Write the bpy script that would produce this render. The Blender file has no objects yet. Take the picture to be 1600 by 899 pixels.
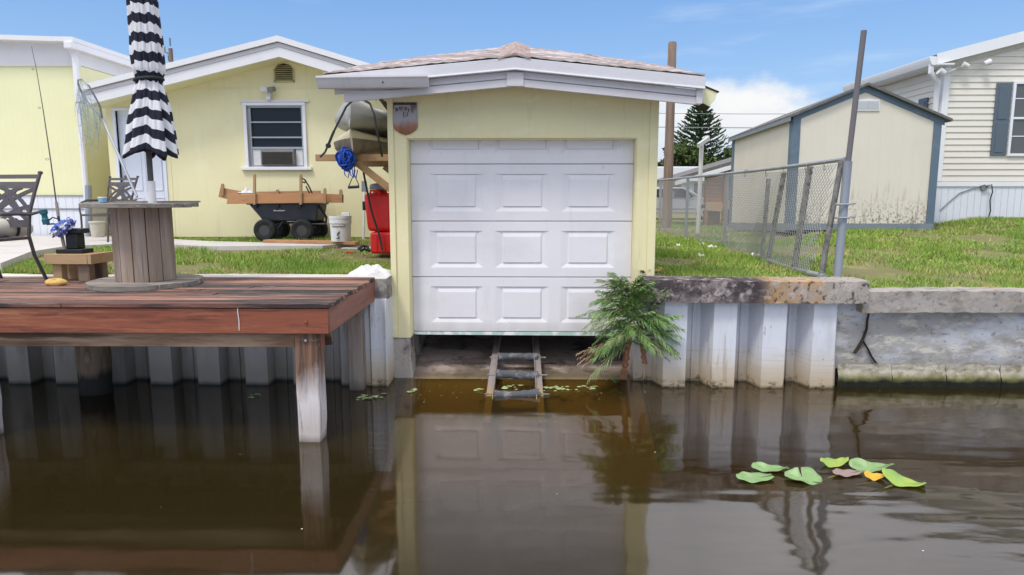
import bpy, math, random
import numpy as np
from mathutils import Vector, Matrix
R = math.radians
def V(*a): return Vector(a)
rnd = random.Random(7)
S = bpy.context.scene
col = S.collection

# ------------------------------------------------------------------ camera
CZ = 2.04
cam = bpy.data.objects.new('camera', bpy.data.cameras.new('camera')); col.objects.link(cam)
cam.location = (0, 0, CZ)
cam.rotation_euler = (R(90 - 7.88), 0, R(1.01))
cam.data.sensor_width = 36; cam.data.lens = 24.0
cam.data.clip_start = .05; cam.data.clip_end = 3000
S.camera = cam
S.render.resolution_x, S.render.resolution_y = 1024, 575

# ------------------------------------------------------------------ world, sun, exposure
SUN_EL, SUN_AZ = R(60), R(-36)          # azimuth: measured from straight behind the camera towards the right
W = bpy.data.worlds.new('World'); S.world = W; W.use_nodes = True
def world():
    nt = W.node_tree; n, l = nt.nodes, nt.links
    n.clear()
    out = n.new('ShaderNodeOutputWorld'); bg = n.new('ShaderNodeBackground'); l.new(bg.outputs[0], out.inputs[0])
    bg.inputs[1].default_value = .15
    sky = n.new('ShaderNodeTexSky'); sky.sky_type = 'NISHITA'; sky.sun_disc = False
    sky.sun_elevation = SUN_EL; sky.sun_rotation = R(180) - SUN_AZ
    sky.air_density = 1.0; sky.dust_density = 1.2; sky.ozone_density = 1.3
    tc = n.new('ShaderNodeTexCoord'); sep = n.new('ShaderNodeSeparateXYZ'); l.new(tc.outputs['Generated'], sep.inputs[0])
    def m(op, a, b=None, c=None):
        k = n.new('ShaderNodeMath'); k.operation = op
        for i, v in enumerate((a, b, c)):
            if v is None: continue
            if isinstance(v, (int, float)): k.inputs[i].default_value = v
            else: l.new(v, k.inputs[i])
        return k.outputs[0]
    def ss(v, lo, hi, o0=0, o1=1):
        k = n.new('ShaderNodeMapRange'); k.interpolation_type = 'SMOOTHSTEP'; l.new(v, k.inputs[0])
        for i, q in enumerate((lo, hi, o0, o1)): k.inputs[i+1].default_value = q
        return k.outputs[0]
    def noise(vec, sc, det, rough=.55):
        mp = n.new('ShaderNodeMapping'); l.new(vec, mp.inputs[0]); mp.inputs[3].default_value = sc
        k = n.new('ShaderNodeTexNoise'); l.new(mp.outputs[0], k.inputs[0]); k.inputs['Scale'].default_value = 1
        k.inputs['Detail'].default_value = det; k.inputs['Roughness'].default_value = rough
        return k.outputs[0]
    x, y, z = sep.outputs
    g = tc.outputs['Generated']
    def mix(f, a, b):
        k = n.new('ShaderNodeMix'); k.data_type = 'RGBA'
        l.new(f, k.inputs[0])
        if isinstance(a, tuple): k.inputs[6].default_value = (*a, 1)
        else: l.new(a, k.inputs[6])
        if isinstance(b, tuple): k.inputs[7].default_value = (*b, 1)
        else: l.new(b, k.inputs[7])
        return k.outputs[2]
    c = sky.outputs[0]
    # the clear patch between clouds is a brighter, milkier blue than a pure sky
    up = ss(z, -.02, .34)
    clear = mix(up, (2.4, 3.75, 5.5), (.72, 2.05, 4.75))
    c = mix(m('MULTIPLY', ss(z, -.2, .5, 1, .5), .95), c, clear)
    # thin streaks of high cloud
    ci = noise(g, (2.2, 2.2, 16), 5, .6)
    c = mix(m('MULTIPLY', ss(ci, .5, .78), .55), c, (4.2, 4.9, 5.8))
    # broken overcast higher up and behind the camera
    hi = noise(g, (1.6, 1.6, 3.2), 6, .55)
    ov = m('MULTIPLY', ss(z, .25, .42), ss(hi, .22, .42))
    shade = noise(g, (3, 3, 5), 4)
    ccol = mix(ss(shade, .3, .7), (6.6, 6.8, 7.7), (9.4, 9.4, 9.9))
    c = mix(m('MULTIPLY', ov, .95), c, ccol)
    # cumulus bank low on the right
    az = m('DIVIDE', x, m('MAXIMUM', y, .05)); el = m('DIVIDE', z, m('MAXIMUM', y, .05))
    puff = noise(g, (9, 9, 17), 7, .6)
    du = m('MULTIPLY', m('SUBTRACT', az, .30), 4.6); dv = m('MULTIPLY', m('SUBTRACT', el, .072), 13.)
    rr = m('SQRT', m('ADD', m('MULTIPLY', du, du), m('MULTIPLY', dv, dv)))
    cu = m('SUBTRACT', m('ADD', puff, .44), m('MULTIPLY', rr, .46))
    pc = mix(ss(el, .03, .13), (3.9, 4.4, 5.2), (5.5, 5.5, 5.5))
    c = mix(m('MULTIPLY', ss(cu, .36, .72), ss(y, 0, .2)), c, pc)
    # pale band at the horizon
    c = mix(m('MULTIPLY', ss(z, .12, -.02), .4), c, (4.2, 4.8, 5.5))
    l.new(c, bg.inputs[0])
world()
sun = bpy.data.objects.new('sun', bpy.data.lights.new('sun', 'SUN')); col.objects.link(sun)
sun.data.energy = 1.9; sun.data.angle = R(12); sun.data.color = (1, .96, .9)
sd = Vector((math.sin(SUN_AZ)*math.cos(SUN_EL), -math.cos(SUN_AZ)*math.cos(SUN_EL), math.sin(SUN_EL)))
sun.rotation_euler = sd.to_track_quat('Z', 'Y').to_euler()
S.view_settings.view_transform = 'Standard'; S.view_settings.look = 'None'
S.view_settings.exposure = 0.22; S.view_settings.gamma = 1; S.view_settings.use_curve_mapping = False
S.render.engine = 'CYCLES'
S.cycles.max_bounces = 8; S.cycles.transparent_max_bounces = 16
S.cycles.use_denoising = True

RM = cam.rotation_euler.to_matrix()
def P(px, py, y):            # a point at depth y along a sight line of the 1600 px photograph
    d = RM @ V((px-800)/1066.8, -(py-449.5)/1066.8, -1); d *= y/d.y
    return V(d.x, d.y, d.z+CZ)

# ------------------------------------------------------------------ materials
def M(name, base, rough=.65, vary=(), zband=(), over=(), bump=None, island=0, groove=None, metallic=0, spec=.35, hue=None):
    """vary: (colour, (sx,sy,sz), lo, hi[, amount]) noise patches; zband: (colour, z0, z1, jitter, amount) by world height (stain line);
       groove: (axis, period, width, depth) ; bump: (scale, strength); island: random brightness per loose piece"""
    m = bpy.data.materials.new(name); m.use_nodes = True
    nt = m.node_tree; n, l = nt.nodes, nt.links
    b = n['Principled BSDF']; b.inputs['Roughness'].default_value = rough; b.inputs['Metallic'].default_value = metallic
    b.inputs['Specular IOR Level'].default_value = spec
    tc = n.new('ShaderNodeTexCoord'); geo = n.new('ShaderNodeNewGeometry')
    co = tc.outputs['Object']
    def noise(scale, det=6, rough=.6, off=0):
        mp = n.new('ShaderNodeMapping'); l.new(co, mp.inputs[0]); mp.inputs[3].default_value = scale; mp.inputs[1].default_value = (off, off*.7, off*1.3)
        k = n.new('ShaderNodeTexNoise'); l.new(mp.outputs[0], k.inputs[0]); k.inputs['Scale'].default_value = 1
        k.inputs['Detail'].default_value = det; k.inputs['Roughness'].default_value = rough
        return k.outputs[0]
    def mr(v, lo, hi, o0=0, o1=1):
        k = n.new('ShaderNodeMapRange'); l.new(v, k.inputs[0])
        for i, q in enumerate((lo, hi, o0, o1)): k.inputs[i+1].default_value = q
        return k.outputs[0]
    def mth(op, a, bb):
        k = n.new('ShaderNodeMath'); k.operation = op
        for i, v in enumerate((a, bb)):
            if isinstance(v, (int, float)): k.inputs[i].default_value = v
            else: l.new(v, k.inputs[i])
        return k.outputs[0]
    def mix(f, a, bb, blend='MIX'):
        k = n.new('ShaderNodeMix'); k.data_type = 'RGBA'; k.blend_type = blend
        if isinstance(f, (int, float)): k.inputs[0].default_value = f
        else: l.new(f, k.inputs[0])
        for i, v in ((6, a), (7, bb)):
            if isinstance(v, tuple): k.inputs[i].default_value = (*v, 1)
            else: l.new(v, k.inputs[i])
        return k.outputs[2]
    c = mix(0, base, base)
    # every surface gets a faint large-scale unevenness
    c = mix(mr(noise((1.7, 1.7, 1.7), 4), .3, .7, 0, .12), c, tuple(.62*q for q in base))
    if island:
        r_ = geo.outputs['Random Per Island']
        hv = n.new('ShaderNodeHueSaturation'); l.new(c, hv.inputs['Color']); l.new(mr(r_, 0, 1, 1-island, 1+island), hv.inputs['Value'])
        if hue: l.new(mr(mth('FRACT', mth('MULTIPLY', r_, 7.31), 0), 0, 1, .5-hue, .5+hue), hv.inputs['Hue'])
        c = hv.outputs[0]
    def layers(c, lst, off):
        for i, v in enumerate(lst):
            vc, sc, lo, hi = v[:4]; amt = v[4] if len(v) > 4 else 1
            f_ = mr(noise(sc, 7, .65, 3.1*i+off), lo, hi, 0, amt)
            if len(v) > 5:
                sz = n.new('ShaderNodeSeparateXYZ'); l.new(geo.outputs['Position'], sz.inputs[0]); f_ = mth('MULTIPLY', f_, mr(sz.outputs[v[7] if len(v) > 7 else 2], v[5], v[6], 1, 0))
            c = mix(f_, c, vc)
        return c
    c = layers(c, vary, 1)
    if zband:
        sep = n.new('ShaderNodeSeparateXYZ'); l.new(geo.outputs['Position'], sep.inputs[0])
        for i, (vc, z0, z1, jit, amt) in enumerate(zband):
            zz = mth('ADD', sep.outputs[2], mth('MULTIPLY', mth('SUBTRACT', noise((7, 7, 1.4), 6, .6, 11+i), .5), jit))
            c = mix(mr(zz, z0, z1, amt, 0), c, vc)
    c = layers(c, over, 40)
    hgt = None
    if bump:
        hgt = mth('MULTIPLY', noise(tuple(bump[0]) if isinstance(bump[0], (tuple, list)) else (bump[0],)*3, 5), bump[1])
    if groove:
        ax, per, wd, dp = groove
        sp = n.new('ShaderNodeSeparateXYZ'); l.new(co, sp.inputs[0])
        fr = mth('FRACT', mth('MULTIPLY', mth('ADD', sp.outputs[ax], 50), 1/per), 0)
        d = mr(mth('ABSOLUTE', mth('SUBTRACT', fr, .5), 0), 0, wd/per/2, -dp, 0)
        hgt = d if hgt is None else mth('ADD', hgt, d)
    if hgt is not None:
        bp = n.new('ShaderNodeBump'); bp.inputs['Strength'].default_value = 1; bp.inputs['Distance'].default_value = 1
        l.new(hgt, bp.inputs['Height']); l.new(bp.outputs[0], b.inputs['Normal'])
    l.new(c, b.inputs['Base Color'])
    return m

DIRT = (.16, .13, .1)
MAT = {}
def mk(k, *a, **kw): MAT[k] = M(k, *a, **kw)
mk('yellow_paint', (.80, .725, .43), .7, vary=[((.66, .60, .35), (.6, .6, .25), .5, .8, .5), ((.5, .45, .3), (9, 9, 1.2), .58, .74, .4), ((.2, .17, .11), (38, 38, 22), .68, .73, .8), ((.84, .81, .6), (3, 3, 9), .56, .7, .5)], bump=(40, .0012), groove=(0, .203, .010, .0014))
mk('yellow_house', (.80, .735, .45), .75, vary=[((.69, .64, .40), (.7, .7, .3), .5, .8, .5), ((.56, .51, .33), (7, 7, .7), .56, .74, .4), ((.25, .21, .13), (30, 30, 20), .70, .75, .7), ((.83, .8, .58), (2, 2, 1), .54, .7, .5)], bump=(26, .0022))
mk('yellow_panel', (.80, .775, .47), .7, vary=[((.7, .67, .4), (.8, .8, .3), .5, .8, .5)], groove=(0, .1, .012, .0012))
mk('white_panel', (.72, .71, .72), .65, vary=[((.5, .49, .48), (2, 2, .6), .55, .85, .5)], groove=(0, .2, .012, .0012))
mk('white_paint', (.75, .74, .75), .6, vary=[((.42, .39, .37), (3, 3, 8), .62, .85, .5), ((.5, .48, .47), (14, 14, 3), .64, .8, .35)], bump=(30, .0006))
mk('fascia_paint', (.60, .575, .585), .6, vary=[((.3, .27, .25), (4, 4, 16), .6, .82, .6), ((.7, .69, .7), (2, 2, 5), .5, .8, .6)], bump=(30, .001))
mk('drip_metal', (.64, .63, .65), .45, vary=[((.42, .36, .34), (5, 5, 18), .58, .8, .5)], bump=(12, .002))
mk('door_white', (.78, .755, .77), .5, vary=[((.6, .59, .6), (1.2, 1.2, 2), .5, .8, .6), ((.25, .22, .2), (30, 30, 14), .69, .74, .8), ((.52, .5, .5), (6, 6, .8), .58, .74, .35)], zband=[((.45, .43, .38), .5, .64, .2, .5)], bump=(50, .0006))
mk('entry_white', (.72, .75, .84), .5)
mk('seal_green', (.42, .55, .5), .6, vary=[((.75, .77, .76), (7, 7, 7), .45, .55, 1)])
mk('shingle', (.44, .37, .345), .9, vary=[((.66, .60, .59), (1.3, 9, 26), .47, .58, .9), ((.24, .155, .14), (5, 16, 40), .55, .66, .8), ((.4, .38, .36), (5, 5, 5), .6, .75, .7)], bump=(70, .004), island=.12)
mk('ridge_shingle', (.38, .29, .26), .95, vary=[((.2, .13, .12), (12, 12, 12), .48, .6, .8), ((.55, .47, .44), (20, 20, 20), .56, .66, .7)], bump=(60, .006))
mk('concrete', (.40, .36, .32), .9, vary=[((.13, .105, .1), (2.8, 2.8, 3), .48, .58, .9), ((.45, .40, .36), (6, 6, 6), .5, .72, .7), ((.06, .055, .055), (16, 16, 10), .6, .7, .7)], bump=(22, .006))
mk('cap_concrete', (.36, .32, .28), .92, vary=[((.46, .25, .085), (1.8, 1.8, 3), .38, .56, .85, 3.0, 3.1, 0), ((.24, .195, .19), (3, 3, 3), .0, .01, 1, 2.36, 2.5, 0), ((.05, .04, .044), (2.6, 2.6, 4.0), .37, .52, .95, 2.40, 2.60, 0), ((.47, .40, .37), (9, 9, 10), .52, .62, .75), ((.045, .038, .04), (20, 20, 15), .54, .62, .85)], bump=(26, .008))
mk('old_cap', (.37, .335, .30), .92, vary=[((.15, .13, .125), (3, 3, 6), .48, .58, .85), ((.45, .42, .38), (12, 12, 12), .56, .7, .6), ((.64, .60, .54), (1, 1, 1), 0, .01, .95, 1.157, 1.147)], bump=(26, .004))
mk('low_cap', (.37, .335, .30), .92, vary=[((.46, .27, .12), (1.4, 1.4, 3), .54, .62, .7), ((.17, .15, .14), (5, 5, 8), .48, .62, .6), ((.45, .42, .38), (12, 12, 12), .56, .7, .6), ((.09, .08, .075), (24, 24, 20), .58, .66, .7)], bump=(26, .006))
mk('old_stucco', (.36, .35, .335), .9, vary=[((.58, .59, .64), (1.5, 1.5, 3.2), .45, .60, .85), ((.22, .20, .18), (2.6, 2.6, 5), .50, .62, .6), ((.58, .54, .46), (4, 4, 10), .52, .60, .75), ((.13, .115, .10), (14, 14, 18), .58, .66, .7)], zband=[((.24, .21, .16), .18, .34, .25, .7)], bump=((6, 6, 9), .012))
mk('old_block', (.44, .40, .32), .95, vary=[((.2, .17, .11), (6, 6, 6), .5, .64, .9), ((.58, .54, .44), (14, 14, 14), .55, .65, .6)], zband=[((.17, .16, .045), .09, .17, .12, .9), ((.012, .014, .008), .055, .11, .09, 1)], bump=(24, .012))
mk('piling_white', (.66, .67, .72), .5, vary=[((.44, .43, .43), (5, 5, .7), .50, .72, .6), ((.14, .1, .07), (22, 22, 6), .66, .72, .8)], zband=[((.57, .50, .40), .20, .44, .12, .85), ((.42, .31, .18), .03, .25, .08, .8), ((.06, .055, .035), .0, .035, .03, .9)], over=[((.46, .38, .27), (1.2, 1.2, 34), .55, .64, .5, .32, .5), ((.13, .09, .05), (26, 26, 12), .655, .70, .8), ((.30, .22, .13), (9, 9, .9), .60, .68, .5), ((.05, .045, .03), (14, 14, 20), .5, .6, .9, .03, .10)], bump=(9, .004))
mk('piling_shade', (.46, .45, .455), .55, vary=[((.2, .18, .165), (5, 5, .8), .48, .66, .85), ((.08, .06, .05), (20, 20, 5), .68, .78, .8)], zband=[((.36, .3, .23), .15, .45, .2, .85), ((.05, .05, .035), .0, .05, .03, .9)])  # white piling again, greyer: the shade under the dock put into its colour
mk('deck_wood', (.225, .105, .075), .62, vary=[((.40, .22, .16), (.7, 10, 10), .46, .58, .9), ((.12, .06, .05), (.8, 18, 18), .5, .6, .85), ((.022, .02, .024), (.45, 8, 8), .50, .545, .95), ((.45, .33, .27), (3, 40, 40), .58, .66, .7)], bump=((2, 60, 60), .006), island=.45)
mk('deck_edge', (.17, .075, .055), .65, vary=[((.03, .025, .027), (.6, 9, 9), .42, .52, .95), ((.33, .19, .14), (1.2, 16, 16), .55, .64, .7)], bump=((2, 60, 60), .006))
mk('deck_stain', (.25, .075, .04), .55, vary=[((.42, .17, .085), (.8, 6, 9), .48, .64, .8), ((.11, .036, .024), (1.2, 8, 14), .49, .60, .9), ((.5, .4, .35), (40, 40, 40), .76, .8, .8)], bump=((2, 30, 30), .002))
mk('deck_side', (.26, .10, .065), .6, vary=[((.36, .17, .11), (6, .8, 9), .5, .7, .7), ((.12, .06, .04), (9, 1.4, 14), .55, .72, .8)], bump=((30, 2, 30), .002))
mk('beam_wood', (.18, .105, .065), .8, vary=[((.32, .22, .15), (1.1, 10, 10), .47, .6, .9), ((.07, .042, .03), (.8, 14, 14), .5, .6, .9)], bump=((2, 40, 40), .004))
mk('post_wood', (.23, .125, .08), .8, vary=[((.09, .05, .035), (20, 20, 1.0), .46, .58, .9)], zband=[((.66, .62, .62), .34, .62, .55, .95), ((.47, .40, .36), .10, .40, .10, .75), ((.17, .14, .115), 0, .07, .05, .9)], over=[((.13, .09, .07), (26, 26, 1.6), .56, .64, .75), ((.30, .25, .22), (4, 4, 34), .58, .66, .6), ((.1, .075, .06), (40, 40, 14), .66, .7, .7)], bump=((34, 34, 2), .010))
mk('piling_wood', (.24, .17, .12), .9, vary=[((.1, .07, .05), (12, 12, 1.2), .45, .65, .9), ((.4, .36, .3), (10, 10, 3), .6, .75, .7)], zband=[((.03, .03, .025), .16, .24, .25, 1)], bump=((20, 20, 2), .01))
mk('grey_post', (.30, .25, .21), .9, vary=[((.17, .13, .1), (14, 14, 1.2), .45, .65, .8)], zband=[((.1, .085, .07), .02, .14, .1, .8)], bump=((30, 30, 2), .005))
mk('spool_wood', (.27, .20, .155), .85, vary=[((.36, .30, .26), (9, 9, .8), .45, .65, .9), ((.13, .085, .06), (16, 16, 1), .55, .7, .8), ((.34, .2, .11), (3, 3, .9), .55, .75, .7)], bump=((40, 40, 2), .004), island=.22)
mk('spool_disc', (.27, .235, .20), .85, vary=[((.14, .125, .115), (3, 16, 16), .48, .65, .8), ((.38, .36, .33), (6, 30, 30), .56, .7, .7)], bump=((4, 50, 50), .005), island=.2)
mk('pine_lumber', (.46, .31, .17), .75, vary=[((.36, .21, .1), (3, 14, 14), .5, .68, .8), ((.2, .11, .05), (8, 8, 14), .68, .76, .8)], bump=((4, 40, 40), .002))
mk('grey_lumber', (.23, .17, .125), .85, vary=[((.13, .09, .065), (14, 14, 2), .48, .66, .8)], bump=((30, 30, 3), .003))
mk('cedar_board', (.42, .21, .10), .75, vary=[((.52, .3, .15), (2, 9, 9), .48, .68, .8), ((.2, .095, .05), (3, 12, 12), .58, .72, .8), ((.09, .045, .03), (14, 14, 14), .72, .78, .9)], bump=((4, 40, 40), .002), island=.12)
mk('rack_wood', (.40, .25, .13), .8, vary=[((.2, .12, .07), (6, 6, 6), .5, .7, .7)])
mk('bronze_metal', (.075, .062, .065), .45, vary=[((.12, .1, .1), (9, 9, 9), .5, .7, .6)], spec=.5)
mk('cushion', (.56, .52, .43), .95, vary=[((.42, .37, .3), (9, 9, 9), .5, .7, .7)], bump=(60, .002))
mk('dark_strap', (.03, .035, .035), .8)
mk('black_plastic', (.014, .018, .022), .5, vary=[((.03, .035, .04), (9, 9, 9), .5, .7, .7)])
mk('cart_plastic', (.035, .042, .058), .55, vary=[((.06, .062, .065), (5, 5, 5), .5, .75, .7)], bump=(40, .001))
mk('rubber', (.02, .02, .021), .85, vary=[((.05, .045, .04), (12, 12, 12), .5, .7, .7)], bump=(40, .003))
mk('rim_grey', (.06, .06, .06), .6)
mk('blue_rope', (.012, .07, .42), .6, bump=(90, .003), island=.3)
mk('kayak_grey', (.36, .365, .35), .42, vary=[((.18, .18, .17), (3, 3, 3), .5, .7, .7)])
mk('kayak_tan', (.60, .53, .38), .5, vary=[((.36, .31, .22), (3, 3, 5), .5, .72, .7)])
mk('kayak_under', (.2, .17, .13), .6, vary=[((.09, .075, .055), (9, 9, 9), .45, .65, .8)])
mk('red_plastic', (.72, .025, .024), .4, vary=[((.42, .014, .016), (3, 3, 3), .5, .75, .7)], bump=(40, .0008))
mk('grey_plastic', (.2, .21, .22), .5)
mk('white_plastic', (.72, .71, .71), .45, vary=[((.5, .47, .45), (7, 7, 5), .55, .75, .6)])
mk('label_grey', (.4, .36, .35), .7, vary=[((.6, .56, .55), (20, 20, 20), .45, .6, .8)])
mk('ink', (.02, .02, .022), .7)
mk('white_mark', (.8, .8, .8), .6)
mk('galv', (.35, .36, .385), .5, metallic=.35, vary=[((.23, .22, .21), (5, 5, 5), .5, .7, .7), ((.26, .15, .09), (14, 14, 14), .68, .76, .7)], bump=(60, .0006))
mk('galv_pole', (.29, .32, .365), .5, metallic=.25, vary=[((.2, .21, .23), (4, 4, 1), .5, .7, .7)])
mk('rust_pole', (.155, .145, .155), .75, vary=[((.2, .14, .12), (8, 8, 2), .52, .72, .8)])
mk('lichen_post', (.24, .235, .225), .9, vary=[((.1, .09, .085), (18, 18, 10), .46, .6, .9), ((.22, .12, .07), (6, 6, 4), .64, .74, .8)], bump=(60, .003))
mk('wire', (.33, .34, .35), .55, metallic=.4)
mk('shed_siding', (.72, .66, .56), .75, vary=[((.62, .56, .46), (.9, .9, .6), .5, .75, .6), ((.3, .26, .2), (7, 7, .9), .67, .78, .4), ((.17, .14, .1), (17, 17, 1.5), .54, .64, .8, 1.6, 2.3), ((.2, .165, .12), (24, 24, 22), .53, .58, .9, 1.55, 2.0)], zband=[], groove=(0, .2, .012, .0016))
mk('shed_side', (.72, .66, .55), .75, vary=[((.6, .54, .44), (.9, .9, .6), .5, .75, .6), ((.34, .29, .21), (14, 14, 2), .56, .72, .7, 1.35, 2.3)], groove=(1, .2, .016, .002))
mk('shed_trim', (.115, .165, .215), .6, vary=[((.17, .22, .27), (4, 4, 4), .5, .7, .7)])
mk('shed_skirt', (.22, .25, .28), .7, vary=[((.14, .15, .16), (5, 5, 5), .5, .7, .7)])
mk('mildew', (.16, .135, .1), .9)
mk('grey_shingle', (.14, .135, .13), .9, vary=[((.24, .23, .22), (8, 8, 8), .5, .7, .8)], bump=(50, .006))
mk('vinyl', (.73, .685, .60), .5, vary=[((.66, .63, .56), (1, 1, 2), .5, .75, .6)])
mk('vinyl_white', (.80, .80, .81), .5, vary=[((.66, .65, .64), (3, 3, 3), .55, .8, .5)])
mk('skirting', (.74, .75, .80), .5, vary=[((.55, .55, .56), (3, 3, 1), .55, .8, .5)], groove=(0, .13, .01, .006))
mk('shutter', (.105, .135, .165), .5)
mk('glass_dark', (.018, .021, .028), .10, spec=.28)
mk('glass_mid', (.12, .125, .125), .12, spec=.4)
mk('window_white', (.78, .78, .82), .5)
mk('alu', (.42, .43, .45), .4, metallic=.4)
mk('ac_grille', (.22, .215, .2), .7, vary=[((.1, .1, .1), (8, 8, 8), .5, .7, .7)])
mk('vent_slat', (.5, .44, .2), .7, vary=[((.25, .2, .09), (12, 12, 12), .5, .7, .7)])
mk('vent_grey', (.46, .46, .48), .6)
mk('vent_dark', (.04, .03, .02), .9)
mk('rust_sign', (.40, .38, .39), .7, vary=[((.12, .1, .11), (11, 11, 6), .50, .6, .9)], zband=[((.40, .17, .08), 2.72, 2.80, .16, .9), ((.14, .045, .02), 2.64, 2.78, .30, .7)], bump=(60, .003))
mk('rust_sign_letter', (.13, .105, .11), .8, vary=[((.3, .24, .23), (30, 30, 20), .48, .56, .9)])
mk('rust_edge', (.26, .12, .06), .8)
mk('sign_dark', (.05, .045, .055), .8, vary=[((.2, .12, .1), (20, 20, 20), .5, .6, .7)])
mk('pole_wood', (.27, .195, .15), .9, vary=[((.16, .11, .085), (14, 14, .6), .45, .65, .9), ((.36, .29, .22), (6, 6, .9), .58, .75, .7)], bump=((24, 24, 1), .01))
mk('white_pipe', (.58, .58, .56), .6, vary=[((.4, .37, .33), (5, 5, 2), .5, .7, .6)])
mk('lattice_wood', (.36, .185, .095), .8, vary=[((.22, .11, .06), (5, 5, 14), .5, .7, .7)], groove=(2, .12, .03, .01))
mk('lattice_plank', (.5, .33, .2), .8)
mk('silver_paint', (.52, .53, .56), .3, metallic=.5, spec=.6)
mk('far_white', (.72, .73, .76), .7)
mk('bark', (.16, .125, .095), .95, bump=(16, .02))
mk('norfolk_leaf', (.06, .10, .042), .75, island=.45, hue=.02)
mk('tree_leaf', (.065, .10, .022), .7, island=.5, hue=.03)
mk('tree_leaf_dark', (.04, .075, .022), .7, island=.5, hue=.03)
mk('frond', (.15, .26, .075), .5, island=.4, hue=.025)
mk('frond_pale', (.22, .29, .12), .5, island=.35, hue=.03)
mk('frond_dead', (.36, .23, .14), .8, island=.3)
mk('palm_trunk', (.30, .14, .075), .95, vary=[((.14, .07, .04), (30, 30, 30), .45, .6, .9)], bump=(50, .01))
mk('lily', (.20, .33, .12), .45, vary=[((.30, .42, .2), (7, 7, 7), .46, .62, .8), ((.13, .24, .06), (16, 16, 16), .52, .62, .6), ((.09, .12, .03), (40, 40, 40), .62, .68, .8)], spec=.5)
mk('lily_lime', (.28, .40, .06), .45, vary=[((.2, .34, .08), (7, 7, 7), .46, .6, .9), ((.5, .36, .05), (5, 5, 5), .58, .64, .9), ((.2, .12, .03), (26, 26, 26), .63, .68, .8)], spec=.5)
mk('lily_yellow', (.62, .38, .03), .55, vary=[((.45, .42, .08), (14, 14, 14), .5, .65, .8), ((.3, .13, .02), (18, 18, 18), .66, .72, .8)])
mk('lily_brown', (.29, .21, .18), .6, vary=[((.2, .13, .1), (9, 9, 9), .5, .7, .7)])
mk('lily_stem', (.16, .15, .03), .6)
mk('weed', (.36, .44, .2), .6, island=.4)
mk('soil', (.13, .095, .065), .95, vary=[((.2, .15, .1), (4, 4, 4), .5, .7, .8), ((.06, .05, .035), (12, 12, 12), .55, .68, .8)], bump=(20, .02))
mk('patio_concrete', (.56, .53, .5), .9, vary=[((.42, .39, .36), (2, 2, 2), .5, .7, .8), ((.64, .62, .6), (7, 7, 7), .55, .72, .6)], bump=(30, .004))
mk('ramp_concrete', (.26, .205, .17), .85, vary=[((.46, .36, .31), (1.3, 2.6, 3), .5, .54, .95), ((.10, .075, .06), (2.4, 2.4, 2.4), .52, .62, .85), ((.06, .045, .035), (1.2, 3, 3), .6, .64, .9)], zband=[((.10, .075, .04), .02, .07, .04, .8), ((.38, .28, .11), -.03, .015, .02, 1)], bump=(20, .01))
mk('bed_mud', (.17, .12, .055), .95, vary=[((.10, .07, .03), (1.2, 1.2, 1.2), .45, .65, .9)], bump=(4, .03))
mk('roller_rail', (.30, .255, .235), .6, metallic=.2, vary=[((.2, .15, .12), (14, 14, 14), .55, .7, .7)], zband=[((.42, .27, .06), .0, .06, .02, .8)])
mk('roller_grey', (.085, .088, .10), .75, vary=[((.26, .26, .27), (12, 12, 12), .5, .65, .8)], bump=(40, .004))
mk('cloth_white', (.68, .66, .66), .9, vary=[((.45, .43, .42), (14, 14, 14), .55, .72, .6)], bump=(14, .02))
mk('sponge', (.62, .40, .12), .9, vary=[((.74, .55, .24), (16, 16, 16), .45, .65, .8)], bump=(40, .01))
mk('bag_blue', (.05, .12, .48), .45, vary=[((.7, .7, .78), (22, 22, 22), .5, .54, 1)], bump=(40, .006))
mk('lightblue', (.25, .5, .68), .5)
mk('reel', (.02, .03, .04), .4)
mk('cork', (.34, .29, .24), .8)
mk('teal', (.02, .12, .15), .4)
mk('net_handle', (.40, .42, .45), .35, metallic=.5)
mk('net_cord', (.30, .42, .45), .7)
mk('debris', (.72, .7, .66), .8)
mk('leaf_litter', (.42, .27, .1), .9)
mk('red_bit', (.5, .04, .03), .6)

def ground_mat():
    m = M('ground_soil_grass', (.21, .185, .085), .95, vary=[((.17, .21, .05), (5, 5, 5), .45, .58, .8), ((.32, .29, .14), (2.6, 2.6, 2.6), .52, .66, .7), ((.20, .145, .09), (2.2, 2.2, 2.2), .5, .6, .85)], bump=(24, .03))
    return m
MAT['ground'] = ground_mat()
def grass_mat():
    m = M('grass_blade', (.29, .42, .07), .6, island=.45, hue=.03, vary=[((.19, .335, .05), (.9, .9, .05), .42, .6, .75), ((.48, .43, .17), (2.6, 2.6, .1), .51, .64, .85), ((.36, .27, .14), (7, 7, .1), .6, .7, .7)])
    return m
MAT['grass'] = grass_mat()

def stripe_mat():
    m = M('striped_canvas', (.74, .72, .72), .85)
    nt = m.node_tree; n, l = nt.nodes, nt.links; b = n['Principled BSDF']
    at = n.new('ShaderNodeUVMap'); at.uv_map = 'stripe'
    sp = n.new('ShaderNodeSeparateXYZ'); l.new(at.outputs[0], sp.inputs[0])
    fr = n.new('ShaderNodeMath'); fr.operation = 'FRACT'; l.new(sp.outputs[1], fr.inputs[0])
    st = n.new('ShaderNodeMath'); st.operation = 'GREATER_THAN'; l.new(fr.outputs[0], st.inputs[0]); st.inputs[1].default_value = .5
    mx = n.new('ShaderNodeMix'); mx.data_type = 'RGBA'; l.new(st.outputs[0], mx.inputs[0])
    mx.inputs[6].default_value = (.70, .69, .70, 1); mx.inputs[7].default_value = (.013, .015, .028, 1)
    l.new(mx.outputs[2], b.inputs['Base Color'])
    return m
MAT['stripe'] = stripe_mat()

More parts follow.
